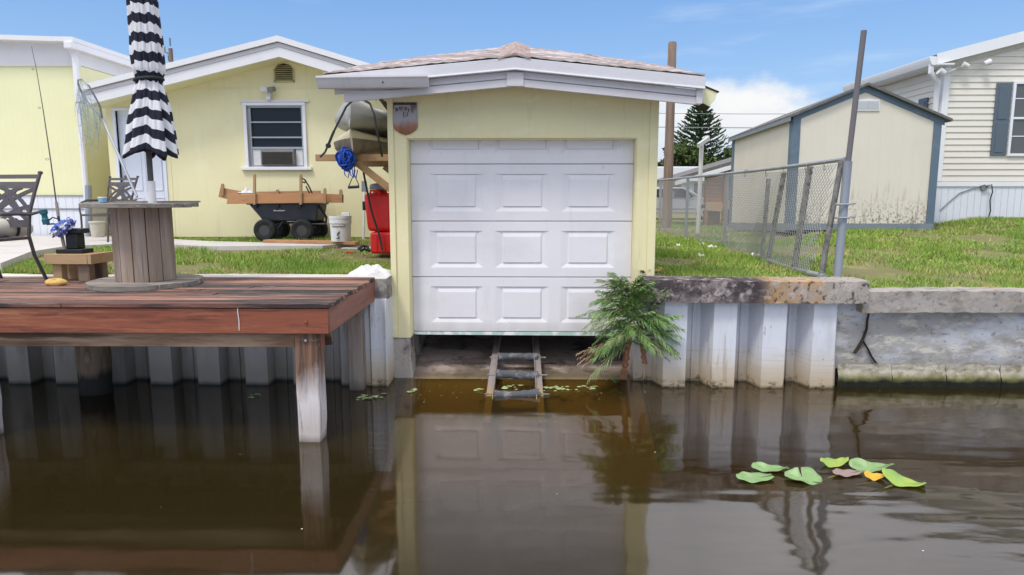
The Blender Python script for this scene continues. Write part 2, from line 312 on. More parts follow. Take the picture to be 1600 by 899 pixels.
def water_mat():
    m = bpy.data.materials.new('canal_water'); m.use_nodes = True
    nt = m.node_tree; n, l = nt.nodes, nt.links; n.clear()
    out = n.new('ShaderNodeOutputMaterial')
    tr = n.new('ShaderNodeBsdfTransparent'); tr.inputs[0].default_value = (.95, .85, .55, 1)
    df = n.new('ShaderNodeBsdfDiffuse'); df.inputs[0].default_value = (.058, .043, .014, 1)
    body = n.new('ShaderNodeMixShader'); body.inputs[0].default_value = .34; l.new(tr.outputs[0], body.inputs[1]); l.new(df.outputs[0], body.inputs[2])
    gl = n.new('ShaderNodeBsdfGlossy'); gl.inputs['Roughness'].default_value = .065; gl.inputs[0].default_value = (1, .97, .95, 1)
    fr = n.new('ShaderNodeFresnel'); fr.inputs[0].default_value = 1.8
    mx = n.new('ShaderNodeMixShader'); l.new(fr.outputs[0], mx.inputs[0]); l.new(body.outputs[0], mx.inputs[1]); l.new(gl.outputs[0], mx.inputs[2])
    l.new(mx.outputs[0], out.inputs[0])
    tc = n.new('ShaderNodeTexCoord')
    def noise(sc, det, rot=0):
        mp = n.new('ShaderNodeMapping'); l.new(tc.outputs['Object'], mp.inputs[0]); mp.inputs[3].default_value = sc; mp.inputs[2].default_value = (0, 0, rot)
        k = n.new('ShaderNodeTexNoise'); l.new(mp.outputs[0], k.inputs[0]); k.inputs['Scale'].default_value = 1; k.inputs['Detail'].default_value = det
        return k.outputs[0]
    def mth(op, a, b):
        k = n.new('ShaderNodeMath'); k.operation = op
        for i, v in enumerate((a, b)):
            if isinstance(v, (int, float)): k.inputs[i].default_value = v
            else: l.new(v, k.inputs[i])
        return k.outputs[0]
    a = mth('MULTIPLY', noise((.8, 2.2, 1), 2, .12), .012)
    b = mth('MULTIPLY', noise((3, 8, 1), 2, -.1), .0016)
    # breeze patches: ripples only where a large soft noise is high, stronger to the right
    patch = n.new('ShaderNodeMapRange'); l.new(noise((.5, .9, 1), 2), patch.inputs[0]); patch.inputs[1].default_value = .42; patch.inputs[2].default_value = .68
    sp = n.new('ShaderNodeSeparateXYZ'); l.new(tc.outputs['Object'], sp.inputs[0])
    right = n.new('ShaderNodeMapRange'); l.new(sp.outputs[0], right.inputs[0])
    for i, q in enumerate((-.5, 2.5, .25, 1.3)): right.inputs[i+1].default_value = q
    h = mth('MULTIPLY', mth('ADD', a, mth('MULTIPLY', b, patch.outputs[0])), right.outputs[0])
    bp = n.new('ShaderNodeBump'); bp.inputs['Strength'].default_value = 1; bp.inputs['Distance'].default_value = 1
    l.new(h, bp.inputs['Height']); l.new(bp.outputs[0], gl.inputs['Normal']); l.new(bp.outputs[0], fr.inputs['Normal'])
    va = n.new('ShaderNodeVolumeAbsorption'); va.inputs[0].default_value = (.66, .48, .13, 1); va.inputs[1].default_value = 2.1
    l.new(va.outputs[0], out.inputs[1])
    return m
MAT['water'] = water_mat()

# ------------------------------------------------------------------ mesh helpers
class MB:
    def __init__(s): s.v = []; s.f = []; s.uv = None
    def add(s, vs, fs):
        o = len(s.v); s.v += [tuple(q) for q in vs]; s.f += [tuple(i+o for i in f) for f in fs]; return s
    def hexa(s, p):     # 8 corners: bottom ring then top ring
        return s.add(p, [(3,2,1,0), (4,5,6,7), (0,1,5,4), (1,2,6,5), (2,3,7,6), (3,0,4,7)])
    def bx(s, x0, x1, y0, y1, z0, z1):
        return s.hexa([(x0,y0,z0),(x1,y0,z0),(x1,y1,z0),(x0,y1,z0),(x0,y0,z1),(x1,y0,z1),(x1,y1,z1),(x0,y1,z1)])
    def box(s, c, d, rot=None):
        a = [V(i*d[0]/2, j*d[1]/2, k*d[2]/2) for k in (-1,1) for i, j in ((-1,-1),(1,-1),(1,1),(-1,1))]
        if rot is not None: a = [rot @ q for q in a]
        return s.hexa([V(*c)+q for q in a])
    def beam(s, p, q, w, h, up=(0,0,1)):   # bar from p to q, width w (sideways) and height h (along up)
        p, q = V(*p), V(*q); d = (q-p).normalized(); sd_ = d.cross(V(*up)).normalized(); u = sd_.cross(d).normalized()
        r = [(-1,-1),(1,-1),(1,1),(-1,1)]
        return s.hexa([p+sd_*a*w/2+u*b*h/2 for a, b in r]+[q+sd_*a*w/2+u*b*h/2 for a, b in r])
    def prism(s, pts, vec):
        n_ = len(pts); vec = V(*vec); a = [V(*q) for q in pts]
        return s.add(a+[q+vec for q in a], [tuple(reversed(range(n_))), tuple(range(n_, 2*n_))]+[(i,(i+1)%n_,(i+1)%n_+n_,i+n_) for i in range(n_)])
    def tube(s, pts, r, n=8, caps=True, closed=False):
        pts = [V(*q) for q in pts]; k = len(pts); rs = r if isinstance(r, (list, tuple)) else [r]*k
        up = V(0,0,1); vs = []; prev = None
        for i, q in enumerate(pts):
            if closed: t = pts[(i+1)%k]-pts[i-1]
            else: t = pts[min(i+1,k-1)]-pts[max(i-1,0)]
            t.normalize()
            if prev is None:
                prev = t.orthogonal().normalized()
            prev = (prev - t*prev.dot(t)).normalized(); b = t.cross(prev)
            vs += [q+(prev*math.cos(2*math.pi*j/n)+b*math.sin(2*math.pi*j/n))*rs[i] for j in range(n)]
        fs = []
        for i in range(k if closed else k-1):
            for j in range(n):
                a, c = i*n, ((i+1)%k)*n
                fs.append((a+j, a+(j+1)%n, c+(j+1)%n, c+j))
        if caps and not closed: fs += [tuple(reversed(range(n))), tuple(range((k-1)*n, k*n))]
        return s.add(vs, fs)
    def lathe(s, prof, c=(0,0,0), n=24, rot=None):
        vs = []
        for r, z in prof:
            for j in range(n):
                q = V(r*math.cos(2*math.pi*j/n), r*math.sin(2*math.pi*j/n), z)
                if rot is not None: q = rot @ q
                vs.append(V(*c)+q)
        fs = []
        for i in range(len(prof)-1):
            for j in range(n): fs.append((i*n+j, i*n+(j+1)%n, (i+1)*n+(j+1)%n, (i+1)*n+j))
        fs += [tuple(reversed(range(n))), tuple(range((len(prof)-1)*n, len(prof)*n))]
        return s.add(vs, fs)
    def grid(s, fn, nu, nv):
        vs = [fn(i/nu, j/nv) for j in range(nv+1) for i in range(nu+1)]
        return s.add(vs, [(j*(nu+1)+i, j*(nu+1)+i+1, (j+1)*(nu+1)+i+1, (j+1)*(nu+1)+i) for j in range(nv) for i in range(nu)])
    def quad(s, *p): return s.add(p, [tuple(range(len(p)))])
    def build(s, name, mat, parent=None, bevel=0, smooth=True, ang=35, fix=True):
        me = bpy.data.meshes.new(name)
        off = V(0,0,0); p = parent
        while p is not None: off += p.location; p = p.parent
        me.from_pydata([(q[0]-off.x, q[1]-off.y, q[2]-off.z) for q in s.v], [], s.f)
        if fix:
            import bmesh
            bm = bmesh.new(); bm.from_mesh(me); bmesh.ops.recalc_face_normals(bm, faces=bm.faces); bm.to_mesh(me); bm.free()
        me.materials.append(MAT[mat] if isinstance(mat, str) else mat)
        if smooth:
            me.polygons.foreach_set('use_smooth', [True]*len(me.polygons)); me.set_sharp_from_angle(angle=R(ang))
        o = bpy.data.objects.new(name, me); col.objects.link(o)
        if parent is not None: o.parent = parent
        if bevel:
            b = o.modifiers.new('bevel', 'BEVEL'); b.width = bevel; b.segments = 2; b.limit_method = 'ANGLE'; b.angle_limit = R(40)
        return o
def tag(o, label, cat, group=None, kind=None):
    if label: o['label'] = label
    if cat: o['category'] = cat
    if group: o['group'] = group
    if kind: o['kind'] = kind
    return o
def thing(name, loc, label, cat, group=None):
    o = bpy.data.objects.new(name, None); col.objects.link(o); o.location = loc; o.empty_display_size = .2
    return tag(o, label, cat, group)
def struct(o): o['kind'] = 'structure'; return o
def copy_tree(o, parent=None):
    c = o.copy(); col.objects.link(c); c.parent = parent
    for ch in [q for q in bpy.data.objects if q.parent is o]: copy_tree(ch, c)
    return c
def ss(x, a, b):
    t = min(1, max(0, (x-a)/(b-a))); return t*t*(3-2*t)
def lerp(x, xs, ys): return float(np.interp(x, xs, ys))
def bez(p0, p1, p2, n):
    p0, p1, p2 = V(*p0), V(*p1), V(*p2)
    return [p0*(1-t)**2+p1*2*t*(1-t)+p2*t*t for t in (i/n for i in range(n+1))]

# ------------------------------------------------------------------ the setting: ground, canal, ramp, patio
BX0, BX1, BY0, BY1 = -1.432, 1.395, 7.357, 11.3      # boathouse footprint
def gh(x, y):
    left = 1.145 + .10*ss(y, 7.4, 12)
    right = lerp(y, [7.2, 8, 11, 17, 22, 31, 60, 3000], [1.07, 1.10, 1.14, 1.10, .98, .86, .8, .8]) - .05*ss(x, 3.4, 3.9)*(1-ss(y, 7.6, 9))
    right += .22*ss(x, 3.6, 6.0)*ss(y, 8.2, 12.6)*(1-ss(y, 13.5, 17.5)*(1-ss(x, 7.6, 8.6)*(1-ss(y, 22, 30)))) + .19*ss(x, 7.4, 9)*ss(y, 11, 13.7)*(1-ss(y, 22, 30))
    far = lerp(y, [12, 31, 60, 3000], [1.2, .9, .8, .8])
    if y < 12: return left if x < 0 else right
    t = ss(x, 0, 2.5)
    return (left if y < 14 else far)*(1-t) + right*t
def ground():
    xs = [-2500,-400,-120,-60,-30,-20,-14,-11]+[-10+i*.5 for i in range(17)]+[BX0,-.7,0,.7,BX1]+[1.8+i*.4 for i in range(26)]+[13,15,18,24,34,60,120,400,2500]
    ys = [7.2,7.35,7.6,8]+[8.4+i*.4 for i in range(8)]+[11.3,11.7,12,12.4,12.8,13.2,13.7,14.2,15,16,17,18,19.5,21,23,26,31,38,50,60,90,150,400,2800]
    mb = MB(); mb.v = [(x, y, gh(x, y)) for y in ys for x in xs]; nx = len(xs)
    for j in range(len(ys)-1):
        for i in range(nx-1):
            if xs[i] >= BX0-.01 and xs[i+1] <= BX1+.01 and ys[j+1] <= 11.31: continue
            mb.f.append((j*nx+i, j*nx+i+1, (j+1)*nx+i+1, (j+1)*nx+i))
    struct(mb.build('ground', 'ground', fix=False))
ground()
# canal bed with the boat ramp rising out of it
def bed_z(x, y):     # silt lies shallow against the seawall on the right, deep under the dock
    sh = -.10-.42*(7.2-y)-.10*(7.2-y)**2*.3+.02*math.sin(x*5+y*3)
    return -1.35+(max(sh, -1.35)+1.35)*ss(x, -1.55, -1.35)*(1-.5*ss(x, 3.5, 8))
mb = MB(); bxs = [-60,-20,-8,-4,-2,-1.6,-1.5,-1.42]+[-1.3+.3*i for i in range(30)]+[9,14,30,60]; bys = [-40,-10,0,3]+[3.6+.2*i for i in range(19)]+[7.35]
mb.v = [(x, y, bed_z(x, min(y, 7.2))) for y in bys for x in bxs]; n_ = len(bxs)
mb.f = [(j*n_+i, j*n_+i+1, (j+1)*n_+i+1, (j+1)*n_+i) for j in range(len(bys)-1) for i in range(n_-1)]
struct(mb.build('canal_bed', 'bed_mud', fix=False))
mb = MB()
pr_ = [(5.9,-.60),(6.6,-.27),(7.3,-.01),(8.3,.20),(11.2,.52),(11.2,-1.3),(5.6,-1.3)]
mb.prism([(BX0+.13,y,z) for y, z in pr_], (BX1-BX0-.26,0,0)); struct(mb.build('boat_ramp', 'ramp_concrete', bevel=0))
mb = MB(); mb.bx(-60, 60, -40, 8.9, -1.5, 0); struct(mb.build('canal_water', 'water'))
# patio slab and walk in front of the yellow house
mb = MB()
pts = [(-13,7.5),(-5.85,7.5),(-6.6,9.0),(-6.75,9.9),(-6.3,10.4),(-5.4,10.25),(-4.6,9.95),(-3.0,10.1),(-2.7,10.5),(-4.0,10.7),(-5.2,11.05),(-6.1,11.6),(-6.5,12.4),(-13,12.45)]
mb.prism([(x,y,1.16) for x, y in pts], (0,0,.105)); struct(mb.build('patio', 'patio_concrete'))
mb = MB()
mb.prism([(-2.75,10.2,1.17),(-1.75,9.9,1.17),(-1.7,10.35,1.17),(-2.6,10.55,1.17)], (0,0,.055)); struct(mb.build('path', 'patio_concrete'))

# grass blades (one uncountable mass on each lawn)
def grass(name, area, dens, seed, skip, label, hgt=(.03, .075)):
    g = np.random.default_rng(seed); x0, x1, y0, y1 = area
    n = int(dens*(x1-x0)*(y1-y0)); x = g.uniform(x0, x1, n); y = y0+(y1-y0)*g.uniform(0, 1, n)**1.25
    keep = np.array([not skip(a, b) for a, b in zip(x, y)])
    # bald patches: drop blades where a sum of sines runs low
    p = np.sin(x*2.1+seed)+np.sin(y*2.9+x*1.3)+np.sin(x*4.7-y*3.3)*.7+np.sin(x*9.1+y*7.7)*.5
    keep &= (p+g.normal(0, .5, n)) > -.55
    x, y = x[keep], y[keep]; n = len(x)
    z = np.array([gh(a, b) for a, b in zip(x, y)])-.004
    a = g.uniform(0, 2*np.pi, n); h = g.uniform(*hgt, n)*(1+.5*np.sin(x*1.7+y*2.3)*.6); w = g.uniform(.003, .0065, n)*(1+(y-y0)*.11); ln = g.uniform(-.05, .05, (n, 2))
    ln[:, 1] -= .006
    v = np.zeros((n, 3, 3))
    v[:, 0] = np.c_[x-np.cos(a)*w, y-np.sin(a)*w, z]; v[:, 1] = np.c_[x+np.cos(a)*w, y+np.sin(a)*w, z]; v[:, 2] = np.c_[x+ln[:, 0], y+ln[:, 1], z+h]
    me = bpy.data.meshes.new(name); me.vertices.add(3*n); me.vertices.foreach_set('co', v.reshape(-1))
    me.loops.add(3*n); me.loops.foreach_set('vertex_index', np.arange(3*n)); me.polygons.add(n); me.polygons.foreach_set('loop_start', np.arange(n)*3)
    me.update(calc_edges=True); me.materials.append(MAT['grass'])
    o = bpy.data.objects.new(name, me); col.objects.link(o); tag(o, label, 'grass', None, 'stuff')
def inpoly(x, y, P_):
    c = False; j = len(P_)-1
    for i in range(len(P_)):
        (xi, yi), (xj, yj) = P_[i], P_[j]
        if (yi > y) != (yj > y) and x < (xj-xi)*(y-yi)/(yj-yi)+xi: c = not c
        j = i
    return c
def skipL(x, y):
    if inpoly(x, y, pts): return True
    if y > 11.9: return True
    if x > -2.9 and y > 8.6 and rnd.random() < .75: return True           # worn soil by the boathouse wall
    return x > -2.8 and x < -1.7 and 9.85 < y < 10.6
def skipR(x, y):
    if 4.75 < x < 7.5 and 12.55 < y < 17.6: return True
    if x > 8.2 and y > 13.6: return True
    return abs(x-3.4) < .16 and y > 9 and rnd.random() < .6
grass('grass', (-9, -1.45, 7.42, 11.9), 2600, 1, skipL, 'patchy green lawn left of the boathouse, behind the wooden dock')
grass('grass', (1.42, 13, 7.3, 14), 2300, 2, skipR, 'bright green lawn right of the boathouse, behind the concrete seawall')
grass('grass', (2.2, 9, 14, 27), 260, 3, skipR, 'far strip of lawn behind the chain link fence', hgt=(.04, .09))

# ------------------------------------------------------------------ boathouse
bh = thing('boathouse', (0, BY0, .46), 'pale yellow boathouse with a white panelled garage door over the canal ramp', 'boathouse')
FY = BY0
ROOF_C = -.091
def fz(x):   # underside of the fascia over the front wall
    return 3.091-(ROOF_C-x)*.0565 if x < ROOF_C else 3.091-(x-ROOF_C)*.0885
mb = MB()
DX0, DX1, DZ0, DZ1 = -1.248, 1.192, .48, 2.615
top = lambda x: fz(x)+.12
mb.hexa([(BX0,FY,.46),(DX0,FY,.46),(DX0,FY+.12,.46),(BX0,FY+.12,.46),(BX0,FY,DZ1),(DX0,FY,DZ1),(DX0,FY+.12,DZ1),(BX0,FY+.12,DZ1)])
mb.hexa([(DX1,FY,.46),(BX1,FY,.46),(BX1,FY+.12,.46),(DX1,FY+.12,.46),(DX1,FY,DZ1),(BX1,FY,DZ1),(BX1,FY+.12,DZ1),(DX1,FY+.12,DZ1)])
mb.prism([(BX0,FY,DZ1+.0005),(BX1,FY,DZ1+.0005),(BX1,FY,top(BX1)),(ROOF_C,FY,top(ROOF_C)),(BX0,FY,top(BX0))], (0,.12,0))
mb.build('front_wall', 'yellow_paint', bh, smooth=False)
mb = MB()
mb.bx(BX0,BX0+.1,FY+.121,BY1,.46,3.1); mb.bx(BX1-.1,BX1,FY+.121,BY1,.46,3.1); mb.bx(BX0+.1,BX1-.1,BY1-.1,BY1-.001,.3,3.1)
mb.build('side_wall', 'yellow_paint', bh, smooth=False)
mb = MB()     # corner boards and door trim, a shade proud of the wall
mb.bx(BX1-.075,BX1+.012,FY-.018,FY-.001,.9,top(BX1)-.06); mb.build('corner_board', 'yellow_paint', bh, bevel=.003); mb = MB()
mb.bx(BX0-.012,BX0+.05,FY-.016,FY-.001,.47,top(BX0)-.06)
mb.build('corner_board', 'yellow_paint', bh, bevel=.003)
mb = MB()
mb.bx(DX0,DX0+.012,FY+.02,FY+.15,DZ0-.01,DZ1-.001); mb.bx(DX1-.012,DX1,FY+.02,FY+.15,DZ0-.01,DZ1-.001); mb.bx(DX0+.0125,DX1-.0125,FY+.02,FY+.15,DZ1-.012,DZ1-.001)
mb.build('door_jamb', 'yellow_paint', bh)
# concrete piers under the wall
mb = MB(); mb.hexa([(BX0-.06,FY+.012,-.9),(-1.16,FY+.012,-.9),(-1.2,FY+1.2,-.9),(BX0-.06,FY+1.2,-.9),(BX0-.06,FY+.012,.459),(-1.265,FY+.012,.459),(-1.265,FY+1.2,.459),(BX0-.06,FY+1.2,.459)])
mb.build('concrete_pier', 'concrete', bh, bevel=.02)
mb = MB(); mb.hexa([(1.13,FY+.03,-.9),(1.42,FY+.03,-.9),(1.42,FY+1.2,-.9),(1.15,FY+1.2,-.9),(1.21,FY+.03,.459),(1.40,FY+.03,.459),(1.40,FY+1.2,.459),(1.21,FY+1.2,.459)])
mb.build('concrete_pier', 'concrete', bh, bevel=.02)
for sx in (BX0+.005, BX1-.135):
    mb = MB(); mb.bx(sx, sx+.13, FY+1.201, BY1, -.9, .459); mb.build('foundation_wall', 'concrete', bh)
# garage door: slab + four sections with three raised panels each
DY = 7.507
mb = MB(); mb.bx(DX0+.006, DX1-.006, DY+.027, DY+.06, DZ0+.012, DZ1+.05)
gd = mb.build('garage_door', 'door_white', bh)
sec = .617
def section(z0, z1, ztop):
    mb = MB(); g = .0025; x0, x1 = DX0+.014, DX1-.014; w = (x1-x0)
    a0, a1 = z0+g, min(z1-g, ztop); cx = [x0+w*.203, x0+w*.503, x0+w*.803]; ed = [x0, x0+w*.353, x0+w*.653, x1]
    # rounded lips
    mb.quad((x0,DY+.012,a0),(x1,DY+.012,a0),(x1,DY,a0+.006),(x0,DY,a0+.006)); mb.quad((x0,DY,a1-.006),(x1,DY,a1-.006),(x1,DY+.012,a1),(x0,DY+.012,a1))
    b0, b1 = a0+.006, a1-.006
    ph = .405
    for k in range(3):
        pz0 = z0+(sec-ph)/2; pz1 = pz0+ph
        X = (ed[k], ed[k+1]); px0, px1 = cx[k]-.297, cx[k]+.297
        def ring(l, r, bo, to, d): 
            return [(l,DY+d,bo),(r,DY+d,bo),(r,DY+d,min(to,b1)),(l,DY+d,min(to,b1))]
        L0 = ring(X[0],X[1],b0,b1,0); L1 = ring(px0,px1,pz0,pz1,0); L2 = ring(px0+.075,px1-.075,pz0+.052,pz1-.006,.017)
        L3 = ring(px0+.095,px1-.095,pz0+.058,pz1-.064,0.002)
        rings = [L0,L1,L2,L3]
        for A, B in zip(rings, rings[1:]):
            for i in range(4): mb.quad(A[i],A[(i+1)%4],B[(i+1)%4],B[i])
        mb.quad(*L3)
    o = mb.build('door_section', 'door_white', gd, smooth=False, fix=False)
    return o
for k in range(3): section(DZ0+.02+k*sec, DZ0+.02+(k+1)*sec, 9)
z3 = DZ0+.02+3*sec
# top section runs up behind the header: only its lower part shows
def top_section():
    mb = MB(); x0, x1 = DX0+.014, DX1-.014; w = x1-x0; z1 = DZ1+.04
    cx = [x0+w*.203, x0+w*.503, x0+w*.803]; ed = [x0, x0+w*.353, x0+w*.653, x1]; pz = z3+.105
    mb.quad((x0,DY+.012,z3+.0025),(x1,DY+.012,z3+.0025),(x1,DY,z3+.008),(x0,DY,z3+.008))
    for k in range(3):
        px0, px1 = cx[k]-.297, cx[k]+.297
        A = [(ed[k],DY,z1),(ed[k],DY,z3+.008),(ed[k+1],DY,z3+.008),(ed[k+1],DY,z1)]
        B = [(px0,DY,z1),(px0,DY,pz),(px1,DY,pz),(px1,DY,z1)]
        C_ = [(px0+.045,DY+.017,z1),(px0+.045,DY+.017,pz+.052),(px1-.045,DY+.017,pz+.052),(px1-.045,DY+.017,z1)]
        D = [(px0+.052,DY+.002,z1),(px0+.052,DY+.002,pz+.058),(px1-.052,DY+.002,pz+.058),(px1-.052,DY+.002,z1)]
        for P_, Q in ((A,B),(B,C_),(C_,D)):
            for i in range(3): mb.quad(P_[i],P_[i+1],Q[i+1],Q[i])
        mb.quad(*D)
    mb.build('door_section', 'door_white', gd, smooth=False, fix=False)
top_section()
mb = MB(); mb.hexa([(DX0+.03,DY-.012,DZ0-.012),(DX1-.03,DY-.012,DZ0-.02),(DX1-.03,DY+.04,DZ0-.02),(DX0+.03,DY+.04,DZ0-.012),(DX0+.01,DY-.01,DZ0+.018),(DX1-.01,DY-.01,DZ0+.018),(DX1-.01,DY+.04,DZ0+.018),(DX0+.01,DY+.04,DZ0+.018)])
mb.build('bottom_seal', 'seal_green', gd)
# roof
RF = 6.95
def fasc(dz0, dz1, y0, y1, xl, xr, name, mat, k=1):
    mb = MB()
    zc, sl, sr = 3.359, .0868, .1015
    t = lambda x: zc-(ROOF_C-x)*sl if x < ROOF_C else zc-(x-ROOF_C)*sr
    mb.prism([(xl,y0,t(xl)+dz0),(ROOF_C,y0,t(ROOF_C)+dz0),(xr,y0,t(xr)+dz0),(xr,y0,t(xr)+dz1),(ROOF_C,y0,t(ROOF_C)+dz1),(xl,y0,t(xl)+dz1)], (0,y1-y0,0))
    return mb.build(name, mat, bh, bevel=.003)
fasc(-.105, 0, RF-.012, RF+.02, -2.0, 1.775, 'drip_edge', 'drip_metal')
fasc(-.118, -.103, RF-.02, RF+.05, -2.0, 1.775, 'drip_edge', 'vinyl_white')
fasc(-.185, -.120, RF+.05, RF+.075, -1.90, 1.745, 'fascia_board', 'fascia_paint')
fasc(-.268, -.196, RF+.036, RF+.075, -1.80, 1.745, 'fascia_board', 'fascia_paint')
mb = MB(); mb.prism([(ROOF_C-.085,RF+.024,3.09),(ROOF_C+.085,RF+.024,3.088),(ROOF_C+.085,RF+.024,3.222),(ROOF_C-.085,RF+.024,3.222)], (0,.03,0)); mb.build('ridge_block', 'fascia_paint', bh, bevel=.004)
mb = MB(); mb.bx(1.70,1.762,RF+.022,RF+.06,2.915,3.055); mb.build('corner_block', 'fascia_paint', bh, bevel=.003)
# soffit and the roof body
mb = MB()
mb.prism([(-1.80,RF+.076,2.985),(ROOF_C,RF+.076,3.145),(1.74,RF+.076,2.965),(1.74,RF+.076,3.05),(ROOF_C,RF+.076,3.25),(-1.80,RF+.076,3.09)], (0,.19,0)); mb.build('soffit', 'fascia_paint', bh, smooth=False)
mb = MB(); mb.prism([(BX0-.08,RF+.271,3.03),(ROOF_C,RF+.271,3.145),(BX1+.05,RF+.271,3.01),(BX1+.05,RF+.271,3.06),(ROOF_C,RF+.271,3.25),(BX0-.08,RF+.271,3.10)], (0,4.3,0)); mb.build('soffit', 'fascia_paint', bh, smooth=False)
def roof_pt(u, v):   # u across, v from the front edge back
    x0 = -1.99+u*(1.77+1.99)
    zc, sl, sr = 3.362, .0868, .1015
    zf = zc-(ROOF_C-x0)*sl if x0 < ROOF_C else zc-(x0-ROOF_C)*sr
    a = min(1, v/.22)
    inset = min(1, abs(x0-ROOF_C)/1.75)
    x1 = ROOF_C+(x0-ROOF_C)*(1-.085*a)
    rise = (.27-.04*inset**2)*a
    y = RF-.01+(.85*a if v <= .22 else .85+(v-.22)/.78*3.75)
    z = zf+rise*1.0-(v > .22)*(v-.22)*.5
    if u in (0, 1): z = zf+rise*.72-(v > .22)*(v-.22)*.5
    return V(x0 if a == 0 else x1, y, z)
mb = MB(); NU = 60
vs = [0,.0001,.028,.0281,.056,.0561,.085,.0851,.112,.1121,.14,.1401,.168,.1681,.195,.1951,.22,.4,.7,1]
rows = []
for k, v in enumerate(vs):
    row = []
    for i in range(NU+1):
        p = roof_pt(i/NU, v)
        p.z += .022 if k % 2 == 1 and k < 17 else .010
        p.z += .004*math.sin(i*2.7+k*1.3)+.003*math.sin(i*7.1+k*4)
        row.append(p)
    rows.append(row)
for A, B in zip(rows, rows[1:]): 
    o_ = len(mb.v); mb.v += [tuple(q) for q in A+B]; n_ = NU+1
    mb.f += [(o_+i, o_+i+1, o_+n_+i+1, o_+n_+i) for i in range(NU)]
for side in (0, NU):   # rake ends hang down to the fascia
    for A, B in zip(rows, rows[1:]):
        p, q = A[side], B[side]; mb.quad(p, q, (q.x,q.y,q.z-.12), (p.x,p.y,p.z-.06))
mb.build('roof', 'shingle', bh, smooth=False, fix=False)
mb = MB()
for k in range(5):
    y0 = RF-.02+k*.16; a = (y0-RF)/.85
    mb.prism([(ROOF_C-.17,y0,3.345+.275*a),(ROOF_C,y0,3.388+.28*a+.006*(k%2)),(ROOF_C+.15,y0,3.343+.275*a),(ROOF_C+.15,y0,3.360+.275*a),(ROOF_C,y0,3.41+.28*a),(ROOF_C-.17,y0,3.362+.275*a)], (0,.2,.07))
mb.build('ridge_cap', 'ridge_shingle', bh, smooth=False)
# gutter hung on the left part of the front fascia, with its lower board
mb = MB()
gp = [(0,.0),(-.02,-.0),(-.02,-.012),(-.085,-.012),(-.085,.004),(-.105,.004),(-.107,-.014),(-.092,-.03),(-.082,-.05),(-.068,-.078),(-.05,-.104),(0,-.108)]
zg = lambda x: 3.165+(x+2.05)*.008
mb.prism([(-2.03, RF-.025+a, zg(-2.03)+b) for a, b in gp], (1.09, 0, .009))
g_ = mb.build('gutter', 'fascia_paint', bh)
mb = MB(); mb.prism([(-1.745, RF-.028+a*1.02, zg(-1.745)+b-.001) for a, b in gp], (.012, 0, 0)); mb.build('seam', 'drip_metal', g_)
mb = MB(); mb.lathe([(0,0),(.008,0),(.008,.01),(0,.01)], (-1.38,RF-.10,3.11), 8, Matrix.Rotation(R(90),3,'X')); mb.build('rivet', 'vent_dark', g_)
mb = MB(); mb.prism([(-1.80,RF+.03,2.965),(-.95,RF+.03,3.02),(-.95,RF+.03,3.06),(-1.80,RF+.03,3.05)], (0,.03,0)); mb.build('fascia_board', 'fascia_paint', bh)
# end of the side eave trough on the right
mb = MB()
q = lambda x, z, y: (x, y, z)
Y0 = RF+.10
mb.prism([(1.765,Y0,3.098),(1.925,Y0,3.035),(1.90,Y0,2.96),(1.845,Y0,2.895),(1.745,Y0,2.945)], (0,.22,-.01)); et = mb.build('eave_trough', 'yellow_panel', bh, bevel=.004)
mb = MB(); mb.beam((1.762,Y0+.11,3.108),(1.94,Y0+.11,3.038),.24,.012,up=(.36,0,.93)); mb.build('trough_lip', 'vent_dark', et)
mb = MB(); mb.beam((1.745,Y0+.1,2.94),(1.848,Y0+.1,2.888),.24,.012,up=(.36,0,.93)); mb.build('trough_lip', 'vent_dark', et)

# rusty shield sign
mb = MB(); SY = FY-.019
shape = [(-1.379,2.984),(-1.379,2.73),(-1.365,2.70),(-1.31,2.664),(-1.253,2.645),(-1.195,2.664),(-1.142,2.70),(-1.126,2.73),(-1.129,2.984)]
sg = thing('metal_sign', (-1.25, SY, 2.8), 'small rusty shield shaped metal sign on the boathouse wall above the door corner', 'sign')
mb.prism([(x, SY, z) for x, z in shape], (0,.016,0)); mb.build('sign_plate', 'rust_sign', sg, bevel=.002)
mb = MB(); mb.bx(-1.372,-1.136,SY-.006,SY-.001,2.955,2.980); mb.build('sign_header', 'sign_dark', sg)
mb = MB()   # what is left of the worn lettering: two broken rows of dark strokes and two faint tall strokes
for x, w, z0, z1 in ((-1.355,.03,2.89,2.925),(-1.315,.045,2.905,2.938),(-1.262,.03,2.90,2.935),(-1.222,.012,2.885,2.925),(-1.19,.013,2.895,2.945),(-1.16,.012,2.9,2.945)):
    mb.bx(x, x+w, SY-.004, SY-.001, z0, z1)
mb.bx(-1.275,-1.263,SY-.004,SY-.001,2.835,2.882); mb.bx(-1.245,-1.225,SY-.004,SY-.001,2.838,2.85); mb.bx(-1.232,-1.222,SY-.004,SY-.001,2.85,2.882)
mb.build('lettering', 'rust_sign_letter', sg)

